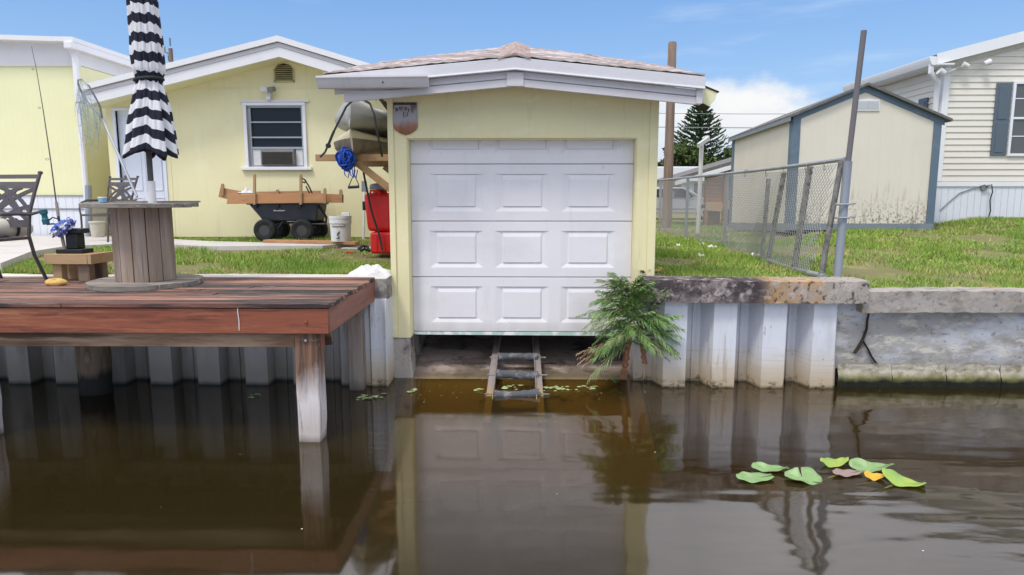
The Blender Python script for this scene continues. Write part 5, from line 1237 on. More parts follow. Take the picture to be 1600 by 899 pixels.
mb.tube([(x0+a*1.25, yy, zc+b-.02) for a, b in lt], .0062, 5); mb.build('script_lettering', 'white_mark', tu)
for (px, dy) in ((412, 0), (471, 0), (434, .5), (494, .5)):
    x = X(px, CYc+dy) if dy else X(px); y = CYc+dy+.02; r_ = .185
    mb = MB(); mb.lathe([(.09,-.055),(.15,-.065),(.178,-.05),(r_,-.02),(r_,.02),(.178,.05),(.15,.065),(.09,.055),(.09,-.055)], (x,y,1.245+r_), 28, Matrix.Rotation(R(90),3,'X')); w_ = mb.build('wheel', 'rubber', ct)
    mb = MB(); mb.lathe([(0,-.06),(.03,-.06),(.035,-.04),(.085,-.03),(.092,-.05),(.092,.05),(0,.05)], (x,y,1.245+r_), 20, Matrix.Rotation(R(90),3,'X')); mb.build('rim', 'rim_grey', w_)
mb = MB(); mb.tube([(X(412),CYc+.1,1.45),(X(436),CYc+.1,1.55),(X(475),CYc+.1,1.55),(X(490),CYc+.1,1.46)], .018, 6); mb.tube([(X(415),CYc+.0,1.44),(X(415),CYc+.55,1.44)], .018, 6); mb.tube([(X(473),CYc+.0,1.44),(X(473),CYc+.55,1.44)], .018, 6)
mb.tube([(X(440),CYc+.05,1.57),(X(427),CYc+.02,1.40)], .012, 6); mb.build('chassis', 'black_plastic', ct)
mb = MB(); mb.tube([(X(496),CYc+.1,ztop-.02),(X(503),CYc+.1,zz_(333)),(X(507),CYc+.1,zz_(340)),(X(506),CYc+.1,zz_(351)),(X(480),CYc+.1,zz_(351))], .022, 8); mb.build('drawbar', 'black_plastic', ct)
mb = MB(); mb.tube([P(x,y,CYc+.15) for x, y in ((488,303),(482,290),(476,281),(470,278),(470,283),(476,286),(478,282))], .014, 6); mb.tube([P(x,y,CYc+.12) for x, y in ((484,303),(478,291))], .012, 6); mb.build('handle', 'black_plastic', ct)
# timber frame lying on the cart
wr = thing('timber_frame', (X(440), CYc-.05, ztop), 'rough brown timber rack of boards and stakes lying across the cart', 'timber rack')
mb = MB(); yf = CYc-.055
def brd(px0, py0, px1, py1, px2, py2, px3, py3, y, th=.04):
    mb = MB(); mb.prism([P(px0,py0,y),P(px1,py1,y),P(px2,py2,y),P(px3,py3,y)], (0,th,0)); return mb
brd(354,319,508,317,508,302,356,304,yf).build('board', 'cedar_board', wr, bevel=.004)
brd(341,308,372,316,376,299,344,293,yf+.30).build('board', 'cedar_board', wr, bevel=.004)
brd(505,317,536,317,536,304,505,303,yf+.10).build('board', 'cedar_board', wr, bevel=.004)
brd(372,303,500,303,500,298,372,300,yf+.42).build('board', 'cedar_board', wr, bevel=.004)
def stake(px, py0, py1, w, y, rnd_=True, mat='rack_wood'):
    a, b = P(px,py1,y), P(px,py0,y); hw = w/2; mb = MB()
    pl = [(a.x-hw,a.z),(a.x+hw,a.z),(b.x+hw,b.z-.03*rnd_),(b.x+hw*.6,b.z-.006),(b.x,b.z),(b.x-hw*.6,b.z-.006),(b.x-hw,b.z-.03*rnd_)]
    mb.prism([(x, y, z) for x, z in pl], (0,.035,0)); mb.build('stake', mat, wr, bevel=.003)
for px, a, b, w, y in ((397,272,320,.04,yf-.036),(469.5,272,320,.042,yf-.036),(347,287,306,.05,yf+.26),(433,296,304,.05,yf+.38),(507,294,318,.045,yf-.036),(532,296,317,.05,yf+.06)): stake(px, a, b, w, y)
mb = MB(); q = P(386,299,CYc+.3); mb.grid(lambda u, v: V(q.x+(u-.5)*.26, q.y+(v-.5)*.2, q.z-.03+.055*math.sin(u*math.pi)*math.sin(v*math.pi)*(1+.5*math.sin(u*17)+.4*math.sin(v*13+u*5))), 24, 14); tag(mb.build('rag', 'cloth_white', ang=80), 'crumpled pale rag lying inside the cart behind the boards', 'rag')
# plank and bucket
pk = MB(); pk.beam((-4.08,10.72,1.289), (-2.52,10.30,1.289), .15, .045); tag(pk.build('plank', 'cedar_board', bevel=.004), 'long brown plank lying on the ground in front of the cart', 'plank')
bq = V(-2.80,10.40,1.312)
bu = thing('bucket', bq, 'white plastic bucket with black handwritten marks standing on the plank', 'bucket')
mb = MB(); mb.lathe([(0,0),(.145,0),(.158,.27),(.168,.275),(.168,.30),(.162,.305),(.166,.31),(.166,.335),(.162,.34),(.170,.345),(.170,.385),(.155,.385),(.15,.08),(0,.08)], bq, 28); mb.build('pail', 'white_plastic', bu)
mb = MB(); 
for i in range(14):
    a0, a1 = R(-128+i*5.6), R(-128+(i+1)*5.6); r_ = .1585
    mb.quad((bq.x+r_*math.cos(a0),bq.y+r_*math.sin(a0),bq.z+.22),(bq.x+r_*math.cos(a1),bq.y+r_*math.sin(a1),bq.z+.22),(bq.x+r_*math.cos(a1),bq.y+r_*math.sin(a1),bq.z+.255),(bq.x+r_*math.cos(a0),bq.y+r_*math.sin(a0),bq.z+.255))
lb = mb.build('label_band', 'label_grey', bu); lb.modifiers.new('s', 'SOLIDIFY').thickness = .002
mb = MB(); yb = bq.y-.159
for (x0, z0_, x1, z1_) in ((.0,.05,.05,.055),(.03,.05,.045,.085),(.008,.10,.035,.105),(.035,.10,.02,.125),(.02,.125,.04,.14),(.045,.13,.05,.16)):
    mb.tube([(bq.x-.03+x0, yb, bq.z+z0_), (bq.x-.03+x1, yb, bq.z+z1_)], .006, 5)
mb.build('handwriting', 'ink', bu)
mb = MB(); mb.bx(bq.x+.035, bq.x+.155, bq.y-.06, bq.y-.03, bq.z+.34, bq.z+.435); mb.build('tag', 'white_plastic', bu, bevel=.006)
gp2 = thing('pole', P(569,378,11.6), 'grey flat ended pole leaning on the yellow house wall behind the red jugs', 'pole')
mb = MB(); a_ = P(568,380,11.55); a_.z = 1.24; b_ = P(569,300,11.8); mb.tube([a_, b_], .022, 8); mb.build('shaft', 'white_pipe', gp2)
mb = MB(); c_ = P(569,283,11.82); mb.beam(b_, c_, .09, .03, up=(0,1,0)); mb.build('blade', 'grey_plastic', gp2, bevel=.008)

# ------------------------------------------------------------------ kayaks on the wall rack
rk = thing('kayak_rack', (-1.45, 9.0, 2.5), 'wooden wall brackets carrying the two kayaks on the boathouse side', 'rack')
for y in (8.75, 10.6):
    zt = P(520,243,8.75).z
    mb = MB(); mb.beam((-2.64,y,zt-.03),(BX0-.001,y,zt-.03),.05,.085); am = mb.build('arm', 'rack_wood', rk, bevel=.004)
    mb = MB(); mb.beam((-2.15,y,zt-.07),(BX0-.02,y,zt-.62),.05,.085,up=(.6,0,.8)); mb.build('brace', 'rack_wood', rk, bevel=.004)
ZT = P(520,243,8.75).z+.014
def kayak(name, label, zb, hgt, mat, undermat, xc_, y0, ln, half, flip):
    k = thing(name, (xc_, y0, zb), label, 'kayak', 'kayaks on the wall rack')
    NS = 26
    def sec_(t, a):   # t along, a around 0..1
        s_ = min(t, 1-t)*2; b = half*(1-(1-min(1, s_*1.55))**2.1)+.012
        hs_ = hgt*(.72+.28*(1-min(1, s_*2.2))**1.5) if flip else hgt*(.86+.14*(1-min(1, s_*2)))
        an = 2*math.pi*a; c, sn = math.cos(an), math.sin(an)
        x = b*abs(c)**(.75 if s_ > .5 else 1.25)*(1 if c >= 0 else -1)
        zc_ = .42 if flip else .62
        z = hs_*zc_+(hs_*(1-zc_)*abs(sn)**.8 if sn >= 0 else -hs_*zc_*abs(sn)**(.8 if flip else .62))
        rake = .10*(1-min(1, s_*3))*( (z/hs_) if flip else (1-z/hs_) )*(1 if t < .5 else -1)
        return V(xc_+x, y0+t*ln+rake, zb+z)
    lo, hi = MB(), MB()
    hi.grid(lambda u, v: sec_(v, u*.5), 12, NS); lo.grid(lambda u, v: sec_(v, .5+u*.5), 12, NS)
    for v_ in (0, 1): hi.quad(*[sec_(v_, a/24) for a in range(24)])
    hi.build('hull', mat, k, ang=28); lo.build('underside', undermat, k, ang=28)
    return k
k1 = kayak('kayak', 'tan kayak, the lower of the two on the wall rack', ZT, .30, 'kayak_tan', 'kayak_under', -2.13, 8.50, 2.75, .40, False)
k2 = kayak('kayak', 'grey upturned kayak, the upper of the two on the wall rack', ZT+.305, .44, 'kayak_grey', 'kayak_grey', -2.12, 8.42, 2.8, .36, True)
# strap over the kayaks
mb = MB(); sp2 = [P(x,y,Y) for x,y,Y in ((500,246,8.5),(508,238,8.5),(513,226,8.48),(522,205,8.44),(532,185,8.42),(541,167,8.40),(551,157,8.40),(566,155,8.5),(578,162,8.5),(585,180,8.42),(589,205,8.42),(594,230,8.45),(597,245,8.55))]
for a, b in zip(sp2, sp2[1:]): mb.beam(a, b, .024, .008, up=(0,-1,.2))
st_ = tag(mb.build('strap', 'dark_strap'), 'black tie down strap looped over the two kayaks', 'strap')
mb = MB(); mb.tube([P(513,227,8.6),P(518,214,8.6),P(522,205,8.6)], .018, 6); mb.lathe([(0,-.02),(.03,-.02),(.03,.02),(0,.02)], P(513,228,8.6), 12, Matrix.Rotation(R(90),3,'X')); mb.build('ratchet', 'black_plastic', st_)
mb = MB(); sp3 = [P(x,y,8.95) for x,y in ((566,255),(569,275),(574,300),(582,335),(592,365),(598,392))]
for a, b in zip(sp3, sp3[1:]): mb.beam(a, b, .026, .006, up=(0,-1,.1))
tag(mb.build('strap', 'dark_strap'), 'loose black strap hanging from the rack in front of the red jugs', 'strap')
# blue rope coil and tow handle
rb = MB(); g = random.Random(21); rc = P(541,248,8.6)
for k in range(26):
    an, tl = g.uniform(0, 6.28), g.uniform(-.5, .5); r1, r2 = g.uniform(.06,.105), g.uniform(.07,.13); n_ = 20
    mo = Matrix.Rotation(an,3,'Z') @ Matrix.Rotation(tl,3,'X'); o_ = V(g.uniform(-.03,.03), g.uniform(-.03,.03), g.uniform(-.03,.02))
    rb.tube([rc+o_+mo @ V(r1*math.cos(6.283*i/n_), .02*math.sin(i), r2*math.sin(6.283*i/n_)) for i in range(n_)], .010, 5, closed=True)
for dx in (-.02, .05, .08): rb.tube([rc+V(dx,-.05,-.10), rc+V(dx+.01,-.06,-.2), rc+V(dx+.05,-.06,-.24), rc+V(dx+.07,-.05,-.14)], .007, 5)
tag(rb.build('rope', 'blue_rope'), 'bundle of bright blue rope hanging from the kayak rack', 'rope')
hd = thing('tow_handle', P(552,285,8.6), 'triangular pull handle dangling under the blue rope', 'handle')
mb = MB(); mb.tube([P(554,258,8.6),P(553,272,8.6)], .006, 5); mb.tube([P(553,272,8.6),P(545,291,8.6)], .006, 5); mb.tube([P(553,272,8.6),P(561,290,8.6)], .006, 5); mb.build('cord', 'dark_strap', hd)
mb = MB(); mb.tube([P(544,293,8.6),P(561,292,8.6)], .018, 8); mb.build('grip', 'black_plastic', hd)

# ------------------------------------------------------------------ red jugs
def rbox(mb, x0, x1, y0, y1, z0, z1): mb.bx(x0, x1, y0, y1, z0, z1)
rj = thing('jug', (-1.95, 9.25, 1.53), 'tall red plastic jug with a grey cap, standing on the red crate like jug', 'jug')
mb = MB()
xl_, xr_ = P(567,330,9.1).x, P(567,330,9.1).x+.40
zt, zb_ = P(580,296,9.1).z, P(580,362,9.1).z
mb.hexa([(xl_+.05,9.1,zb_),(xr_-.02,9.1,zb_),(xr_-.02,9.45,zb_),(xl_+.05,9.45,zb_),(xl_+.01,9.1,zt-.05),(xr_-.01,9.1,zt-.05),(xr_-.01,9.45,zt-.05),(xl_+.01,9.45,zt-.05)])
mb.build('body', 'red_plastic', rj, bevel=.05)
mb = MB(); mb.lathe([(0,0),(.10,0),(.09,.05),(0,.06)], (xl_+.2,9.27,zt-.06), 18); mb.build('neck', 'red_plastic', rj)
mb = MB(); mb.lathe([(0,0),(.15,0),(.155,.03),(.14,.07),(.08,.085),(0,.09)], (xl_+.22,9.25,zt-.005), 22); mb.build('cap', 'grey_plastic', rj)
mb = MB(); mb.tube([(xl_+.10,9.09,zt-.10),(xl_+.12,9.06,zt-.02),(xl_+.22,9.06,zt-.02),(xl_+.24,9.09,zt-.10)], .014, 8); mb.build('handle', 'red_plastic', rj)
mb = MB(); mb.bx(xl_-.03, xl_+.02, 9.2, 9.28, zt-.28, zt-.16); mb.build('latch', 'black_plastic', rj, bevel=.01)
rj2 = thing('jug', (-1.9, 9.25, 1.2), 'squat red plastic jug on the ground under the tall red jug', 'jug')
x2 = P(578,380,9.05).x
mb = MB(); mb.bx(x2, x2+.40, 9.05, 9.5, P(590,397,9.05).z, zb_-.006); mb.build('body', 'red_plastic', rj2, bevel=.035)
mb = MB()
for k in range(3): mb.bx(x2+.06+k*.10, x2+.10+k*.10, 9.038, 9.055, P(590,394,9.05).z, zb_-.06)
mb.build('rib', 'red_plastic', rj2, bevel=.006)
mb = MB(); q = P(564,392,9.1); mb.tube([q, q+V(.06,-.05,.03), q+V(.12,-.03,.0), q+V(.08,.05,.05), q+V(.02,.03,.06), q+V(-.04,.0,.02)], .02, 6); tag(mb.build('hose', 'black_plastic'), 'dark bit of hose beside the squat red jug', 'hose')
# white crumpled sack on the cap
mb = MB(); q = V(-1.655, 7.36, 1.155)
def sack(u, v):
    e_ = math.sin(u*math.pi)**.5*math.sin(v*math.pi)**.6
    n_ = .15+.45*abs(math.sin(u*7+v*5))+.35*abs(math.sin(v*8-u*5+1))+.15*math.sin(u*19+v*13)
    return V(q.x-.02+(u-.5)*.46+.015*math.sin(v*9), q.y+(v-.5)*.26+.02*math.sin(u*8), q.z+.003+.15*e_*(.35+.65*n_)*(.5+.8*u*(1.3-u)))
mb.grid(sack, 46, 30); tag(mb.build('sack', 'cloth_white', ang=60), 'crumpled white sack lying on the seawall cap next to the boathouse', 'sack')

# ------------------------------------------------------------------ roller ladder on the ramp
rl_ = thing('boat_roller', (-.08, 7.3, 0), 'boat roller ladder of two metal rails and grey rollers running into the water', 'boat roller')
def rz(y): return lerp(y, [4.2,5.6,6.9,7.3,8.3,9.5], [-.62,-.30,.02,.125,.345,.50])
for x0, x1 in ((-.365,-.33),(.195,.235)):
    mb = MB(); L = [V(lerp(y,[5.3,8.6],[x0-.01,x0+.06 if x0 < 0 else x0-.06]), y, rz(y)) for y in (6.25,6.6,6.9,7.3,7.8,8.3,8.8)]
    for a, b in zip(L, L[1:]): mb.beam(a, b+(b-a)*.02, .075, .05)
    for a, b in zip(L, L[1:]): mb.beam(a+V(.035 if x0 < 0 else -.035,0,.03), b+V(.035 if x0 < 0 else -.035,0,.03), .008, .05)
    mb.build('rail', 'roller_rail', rl_, bevel=.003)
for k, (y, m_) in enumerate(((7.52,0),(7.12,0),(6.74,0))):
    z = rz(y)+.03; xa_, xb_ = -.275+.01*k*0, .165
    xa_ = lerp(y,[5.3,8.6],[-.33,-.26]); xb_ = lerp(y,[5.3,8.6],[.19,.13]); mb = MB(); n_ = 9; 
    mb.tube([(xa_+(xb_-xa_)*i/n_, y, z+.012*math.sin(k*2+i*.35)) for i in range(n_+1)], [.052-.014*math.sin(math.pi*i/n_)+.004*math.sin(i*3+k) for i in range(n_+1)], 14); ro = mb.build('roller', 'roller_grey', rl_)
    mb = MB(); mb.tube([(xa_-.10,y,z),(xa_-.005,y,z)], .010, 6); mb.tube([(xb_+.005,y,z),(xb_+.10,y,z)], .010, 6); mb.build('axle', 'lichen_post', ro)

# ------------------------------------------------------------------ plants
def frond(mb, base, dirn, L, nl, ll, droop, g, w=.0085):
    base = V(*base); d = V(*dirn).normalized(); side = V(d.x, d.y, 0).cross(V(0,0,1)).normalized(); P_ = []
    for i in range(nl+1):
        t = i/nl; P_.append(base+d*L*t+V(0,0,-droop*L*t*t)+V(d.x,d.y,0)*.12*L*t*t)
    mb.tube(P_, [.0055*(1-.8*i/nl)+.0012 for i in range(nl+1)], 4)
    for i in range(2, nl+1):
        t = i/nl; p = P_[i]; tg = (P_[i]-P_[i-1]).normalized(); nrm = side.cross(tg)
        l_ = ll*math.sin(math.pi*min(1, .2+.8*t*.92))**.6
        for s_ in (-1, 1):
            dv = (side*s_*(.75-.3*t)+tg*(.75+.4*t)+V(0,0,1)*g.uniform(-.35,.1)+nrm*g.uniform(-.1,.25)).normalized()
            mid = p+dv*l_*.5+V(0,0,.006); tip = p+dv*l_*g.uniform(.8,1.15)+V(0,0,-.22*l_); wd = tg*w
            mb.add([p-wd*.4, mid-wd, tip, mid+wd, p+wd*.4], [(0,1,3,4),(1,2,3)])
pm = thing('palm', (1.14, 7.1, .1), 'clump of young feathery palms growing from the gap beside the garage door', 'palm')
g = random.Random(17)
for (b, t_, r_) in (((1.055,7.04,.10),(1.10,7.00,.62),.032),((1.27,7.02,.27),(1.20,6.99,.72),.026)):
    mb = MB(); n_ = 14; b, t_ = V(*b), V(*t_); mb.tube([b.lerp(t_, i/n_)+V(.006*math.sin(i*2.2),.006*math.cos(i*1.7),0) for i in range(n_+1)], [r_*(1+.2*(-1)**i) for i in range(n_+1)], 9); mb.build('trunk', 'palm_trunk', pm)
cr_ = [V(1.09,6.99,.62), V(1.19,6.98,.70), V(1.10,7.0,.78), V(1.16,7.02,.92)]
def clampw(mb):
    mb.v = [(x, min(y, 7.335 if x < 1.2 else 7.02 if z < .93 else 6.93), z) for x, y, z in mb.v]
for k in range(88):
    c = V(g.uniform(1.04,1.24), g.uniform(6.97,7.05), g.uniform(.56,1.02)); el = R(g.choice([-14,-8,0,10,20,32,44,56,68,80])); a = R(g.choice([g.uniform(165,215),g.uniform(200,340),g.uniform(330,385)])); L = g.uniform(.28,.46)*(1.05 if el > .6 else 1)
    if c.z > .86: el = R(g.uniform(25, 85)); L *= .8
    d = V(math.cos(a)*math.cos(el), math.sin(a)*math.cos(el)*.7, math.sin(el))
    mb = MB(); frond(mb, c+V(g.uniform(-.04,.04),g.uniform(-.03,.02),g.uniform(-.10,.06)), d, L, 21, g.uniform(.13,.19), g.uniform(.1,.6), g); clampw(mb)
    mb.build('frond', 'frond' if k % 3 else 'frond_pale', pm, smooth=False, fix=False)
for k in range(8):
    mb = MB(); a = R(g.uniform(172, 215)); frond(mb, V(1.07,6.98,.56+.02*(k % 3)), V(math.cos(a),math.sin(a)*.4,-.30-.08*(k % 4)), g.uniform(.30,.52), 15, .11, .15, g, .009); clampw(mb); tag(mb.build('frond', 'frond_dead', pm, smooth=False, fix=False), 'dry brown frond', None)
for k in range(6):
    mb = MB(); a = R(g.uniform(-30, 20)); frond(mb, V(1.24,6.99,.52), V(math.cos(a),-.3,g.uniform(-.3,.3)), g.uniform(.22,.34), 14, .13, .5, g); clampw(mb); mb.build('frond', 'frond_pale', pm, smooth=False, fix=False)
def weedtuft(x, y, z, h, n_, label, mat='frond', hang=False, seed=1, spread=.5):
    g = random.Random(seed); mb = MB()
    for k in range(n_):
        a = g.uniform(0, 6.28); L = h*g.uniform(.6, 1.1); d = V(math.cos(a), math.sin(a), 0); s_ = -1 if hang else 1
        P_ = [V(x,y,z)+d*L*spread*t+V(0,0,s_*L*(t-.45*t*t*(1 if not hang else 0))) for t in (0,.35,.7,1)]
        w = V(-d.y, d.x, 0)*L*.05
        mb.add([P_[0]-w*.6,P_[0]+w*.6,P_[1]-w,P_[1]+w,P_[2]-w*.7,P_[2]+w*.7,P_[3]], [(0,1,3,2),(2,3,5,4),(4,5,6)])
    return tag(mb.build('plant', mat, smooth=False, fix=False), label, 'plant')
weedtuft(.98, 7.12, .02, .13, 20, 'small green weed growing at the waterline left of the palm trunk', 'frond', seed=2, spread=.8)
weedtuft(1.30, 7.40, 1.13, .16, 70, 'bushy green weed in the corner between boathouse wall and seawall cap', 'frond', seed=3, spread=.6)
weedtuft(-3.98, 7.0, .93, .30, 46, 'dark fern hanging from the seawall in the shade under the dock', 'frond', hang=True, seed=4, spread=.45)
weedtuft(-1.62, 7.00, .01, .06, 12, 'tiny weed at the foot of the white sheet piling by the dock', 'frond_dead', seed=6, spread=1)

# lily pads
def pad(px, py, w, d, rot, tilt, mat, label, curl=.0, notch=.17):
    c = P(px, py, 5); ry = RM @ V((px-800)/1066.8, -(py-449.5)/1066.8, -1); s_ = -CZ/ry.z; c = V(ry.x*s_, ry.y*s_, .006)
    t = thing('lily_pad', c, label, 'lily pad', 'lily pads on the canal')
    mb = MB(); n_ = 40; rings = 5; tl = Matrix.Rotation(R(rot),3,'Z')
    T2 = Matrix.Rotation(R(tilt[0]),3,'X') @ Matrix.Rotation(R(tilt[1]),3,'Y')
    mb.v.append(tuple(c+V(0,0,.010)))
    for j in range(1, rings+1):
        for i in range(n_+1):
            a = notch/2+(2*math.pi-notch)*i/n_; r = j/rings; rad = r*(1+.04*math.sin(a*5+px)-(.06*r if i in (0, n_) else 0))
            q = tl @ V(rad*math.cos(a)*w*.5, rad*math.sin(a)*d*.5, 0); q = T2 @ q
            q.z += 1.7*curl*(r**2)*(.5+.5*math.cos(a*2+1))+.004*math.sin(a*7)*r-.0035*abs(math.sin(a*6.5))*r*(1-r)*4
            mb.v.append(tuple(c+q+V(0,0,.008)))
    for i in range(n_): mb.f.append((0, 1+i, 2+i))
    for j in range(rings-1):
        for i in range(n_): a = 1+j*(n_+1)+i; b = a+n_+1; mb.f.append((a, b, b+1, a+1))
    lf = mb.build('leaf', mat, t, ang=80, fix=False); lf.modifiers.new('s', 'SOLIDIFY').thickness = .003
    return t, c
pads = [
 (1180,749,.29,.20,10,(3,2),'lily','flat green lily pad nearest the ramp, lowest of the left pair',.01),
 (1203,735,.27,.16,-15,(4,-3),'lily','narrow green lily pad behind the left pair, tipped at its rim',.015),
 (1254,750,.235,.30,85,(14,2),'lily','broad upright heart shaped green lily pad in the middle of the pads',.02),
 (1304,726,.25,.17,200,(5,0),'lily_lime','bright lime green notched lily pad at the back of the cluster',.02),
 (1361,734,.31,.19,-12,(10,-7),'lily','tilted pale green lily pad at the back right of the cluster',.03),
 (1324,742,.25,.14,15,(3,4),'lily_brown','dying brown lily pad under the green ones',.01),
 (1368,748,.16,.13,0,(6,-4),'lily_yellow','small yellow lily pad between the brown and green ones',.02),
 (1413,757,.30,.20,-14,(12,8),'lily_lime','lime green lily pad with a yellowing tip, farthest right',.03)]
for p in pads:
    p = p[:2]+(p[2]*(.78 if p[0] == 1254 else .97), p[3]*(.86 if p[0] == 1254 else .74))+p[4:]; t, c = pad(*p)
    if p[0] in (1413, 1324):
        mb = MB(); mb.tube(bez(c+V(-.08,-.02,.0), c+V(-.25,-.10,-.01), c+V(-.5,-.2,-.12), 8), .006, 5); mb.build('stem', 'lily_stem', t)
# floating weeds at the ramp
def floatweed(px, py, w, n_, seed, label):
    ry = RM @ V((px-800)/1066.8, -(py-449.5)/1066.8, -1); s_ = -CZ/ry.z; c = V(ry.x*s_, ry.y*s_, .004); g = random.Random(seed); mb = MB()
    for k in range(n_):
        x, y = c.x+g.uniform(-w,w)/2, c.y+g.gauss(0,.05); r = g.uniform(.008,.024); a = g.uniform(0,6.28); z = .004+g.uniform(0,.012)
        mb.add([(x+r*math.cos(a+i*1.047)*1.5, y+r*math.sin(a+i*1.047), z+g.uniform(0,.006)) for i in range(6)], [tuple(range(6))])
    o = mb.build('water_weed', 'weed', smooth=False, fix=False); o.modifiers.new('s', 'SOLIDIFY').thickness = .002
    tag(o, label, 'water weed', 'floating weeds')
floatweed(580,621,.24,26,1,'bright green floating weed in front of the sheet piling by the dock')
floatweed(641,613,.09,7,2,'pale floating weed below the left concrete pier')
floatweed(748,609,.10,5,3,'pale floating leaf left of the roller ladder')
floatweed(805,607,.24,14,4,'pale floating weed between the roller ladder rails')
floatweed(868,609,.26,18,5,'floating weed right of the roller ladder')
floatweed(915,608,.22,9,6,'whitish floating leaves to the right of the weed beside the ladder')
floatweed(400,620,.12,5,7,'thin scum of weed in the dark water under the dock')
mb = MB(); g = random.Random(77)
for k in range(110):
    x, y = (g.uniform(-1.2,1.3), g.gauss(6.9,.25)) if k < 60 else (g.uniform(-6,7), g.uniform(3.6,7.0))
    r_ = g.uniform(.002,.0055); a = g.uniform(0,6.28)
    mb.add([(x+r_*math.cos(a+i*1.256)*1.3, y+r_*math.sin(a+i*1.256), .0035) for i in range(5)], [tuple(range(5))])
tag(mb.build('floating_specks', 'debris', smooth=False, fix=False), 'tiny pale specks scattered over the canal water', 'specks', None, 'stuff')
# litter on the right lawn
for k, (px, py, y, w, m_, lab) in enumerate(((1097,378,11.9,.16,'debris','white scrap lying on the lawn by the second fence post'),(1112,384,11.3,.2,'debris','long white scrap on the lawn beside the fence wire'),(1180,396,9.9,.18,'debris','crumpled white scrap at the foot of the leaning fence posts'),(1096,397,9.8,.12,'debris','small pale scrap in the middle of the right lawn'),(1060,381,11.6,.08,'debris','tiny pale scrap in front of the wooden utility pole'),(1027,424,8.1,.20,'leaf_litter','dry brown leaf on the soil by the boathouse corner'))):
    q = P(px, py, y); q.z = gh(q.x, q.y)+.02; mb = MB(); g = random.Random(k)
    w *= .7; mb.grid(lambda u, v: V(q.x+(u-.5)*w, q.y+(v-.5)*w*.7, q.z+.02*math.sin(u*7+k)*math.sin(v*5)+.02*v), 7, 6); o = mb.build('litter' if m_ == 'debris' else 'dry_leaf', m_, smooth=False); o.modifiers.new('s', 'SOLIDIFY').thickness = .004
    tag(o, lab, 'litter' if m_ == 'debris' else 'leaf', 'litter on the lawn' if m_ == 'debris' else None)
for px, py, y, lab in ((428,384,10.8,'small red bit of plastic under the left end of the plank'),(545,397,9.4,'small red bit of plastic in the worn grass below the bucket')):
    q = P(px, py, y); q.z = gh(q.x, q.y)+.03; mb = MB(); mb.tube([q+V(-.04,0,0), q+V(0,.01,.02), q+V(.05,0,0)], .014, 6); tag(mb.build('litter', 'red_bit'), lab, 'litter', 'red litter')

# ------------------------------------------------------------------ trees behind
def leafy(mb, c, r, n_, g, size):
    for _ in range(n_):
        while True:
            p = V(g.uniform(-1,1), g.uniform(-1,1), g.uniform(-1,1))
            if .35 < p.length < 1: break
        p = V(c[0]+p.x*r[0], c[1]+p.y*r[1], c[2]+p.z*r[2]); a, b = V(g.gauss(0,1),g.gauss(0,1),g.gauss(0,.7)).normalized(), V(g.gauss(0,1),g.gauss(0,1),g.gauss(0,1)).normalized()
        s_ = size*g.uniform(.6,1.4); u = a*s_; v = a.cross(b).normalized()*s_*.55
        mb.add([p-u, p+v, p+u, p-v], [(0,1,2,3)])
def tree(x, y, h, w, label, mat, seed, nclump=26, nleaf=130, size=.16):
    g = random.Random(seed); z0 = gh(x, y); t = thing('tree', (x,y,z0), label, 'tree', 'trees beyond the white building')
    mb = MB(); mb.tube([(x,y,z0-.1),(x+.1,y,z0+h*.3),(x-.05,y,z0+h*.6),(x,y,z0+h*.9)], [.22,.17,.1,.03], 8)
    for k in range(6): a = g.uniform(0,6.28); mb.tube([(x,y,z0+h*.3),(x+w*.25*math.cos(a),y+w*.25*math.sin(a),z0+h*.55),(x+w*.4*math.cos(a),y+w*.4*math.sin(a),z0+h*.75)], [.09,.06,.02], 6)
    mb.build('trunk', 'bark', t)
    mb = MB()
    for k in range(nclump):
        a = g.uniform(0,6.28); rr = math.sqrt(g.random())*w*.46; zc = z0+h*g.uniform(.28,.93); f = 1-.55*((zc-z0)/h-.5)**2*2
        leafy(mb, (x+rr*math.cos(a)*f, y+rr*math.sin(a)*f, zc), (w*g.uniform(.10,.2), w*g.uniform(.10,.2), h*g.uniform(.06,.13)), nleaf, g, size)
    mb.build('crown', mat, t, smooth=False, fix=False)
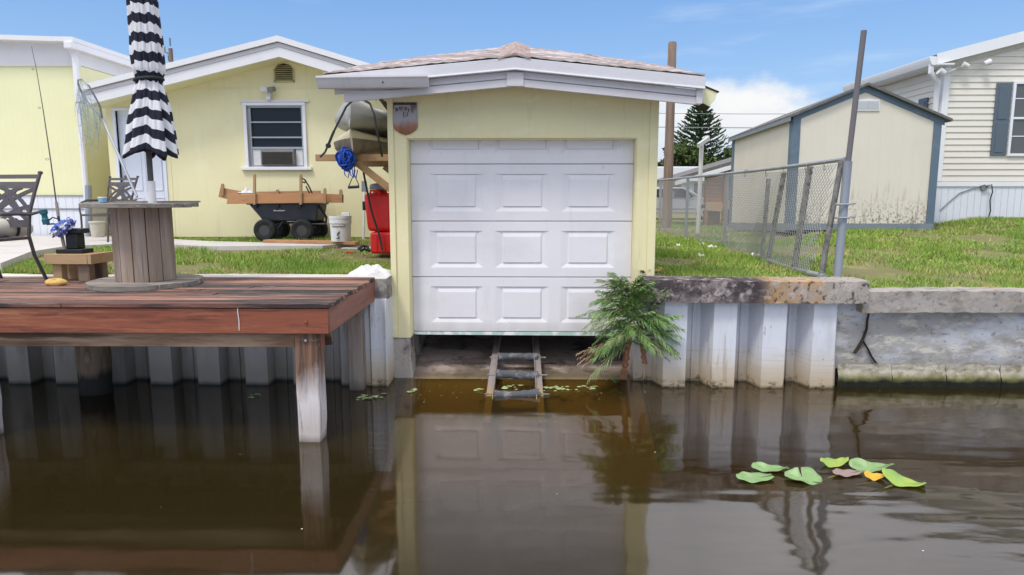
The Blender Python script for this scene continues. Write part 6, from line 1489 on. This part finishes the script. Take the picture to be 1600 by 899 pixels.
for (x, y, h, w, m_, lab) in ((11.3,52,5.0,5.0,'tree_leaf','yellow green bushy tree directly behind the wooden utility pole'),(14.2,54,5.2,5.5,'tree_leaf','round green tree at the foot of the tall conifer'),(17.3,56,5.0,5,'tree_leaf_dark','dark green tree showing beside the shed roof corner'),(8.2,53,4.6,5,'tree_leaf_dark','dark tree mostly hidden by the boathouse corner'),(21,57,4.6,6,'tree_leaf_dark','dark tree hidden behind the garden shed')):
    tree(x, y, h, w, lab, m_, int(x*10))
# Norfolk pine: tiers of upswept branches
nx_, ny_ = 13.9, 55.5
npn = thing('conifer_tree', (nx_, ny_, .8), 'tall symmetrical conifer with upswept tiers of branches against the sky', 'tree')
mb = MB(); mb.tube([(nx_,ny_,.7),(nx_,ny_,5),(nx_,ny_,8.5)], [.2,.13,.03], 8); mb.build('trunk', 'bark', npn)
mb = MB(); g = random.Random(31); TOP = 8.75
for k in range(17):
    z = 3.2+k*.33; f = (TOP-z)/(TOP-3.2); L = 2.75*(f**.72)*(1-.12*(f > .9)); nb_ = 9
    for j in range(nb_):
        a = 6.283*j/nb_+k*.9+g.uniform(-.15,.15); d = V(math.cos(a), math.sin(a), 0); l_ = L*g.uniform(.82,1.08)+.25
        P_ = [V(nx_,ny_,z)+d*l_*t+V(0,0,l_*(.02*t+.34*t*t)) for t in (0,.25,.5,.75,1)]
        mb.tube(P_, [.04,.035,.03,.02,.01], 4)
        for s_ in range(11):     # foliage ropes along the branch
            t = .2+.8*s_/10; i = min(3, int(t*4)); p = P_[i].lerp(P_[i+1], t*4-i); 
            for q_ in range(3):
                dv = (d*.7+V(-d.y,d.x,0)*g.uniform(-.8,.8)+V(0,0,g.uniform(.25,.8))).normalized(); ln_ = g.uniform(.16,.34); sd2 = dv.cross(V(g.gauss(0,1),g.gauss(0,1),g.gauss(0,1))).normalized()*.05
                p2 = p+V(g.uniform(-.05,.05),g.uniform(-.05,.05),g.uniform(-.05,.05)); mb.add([p2-sd2, p2+sd2, p2+dv*ln_+sd2*.6, p2+dv*ln_-sd2*.6], [(0,1,2,3)])
mb.build('crown', 'norfolk_leaf', npn, smooth=False, fix=False)
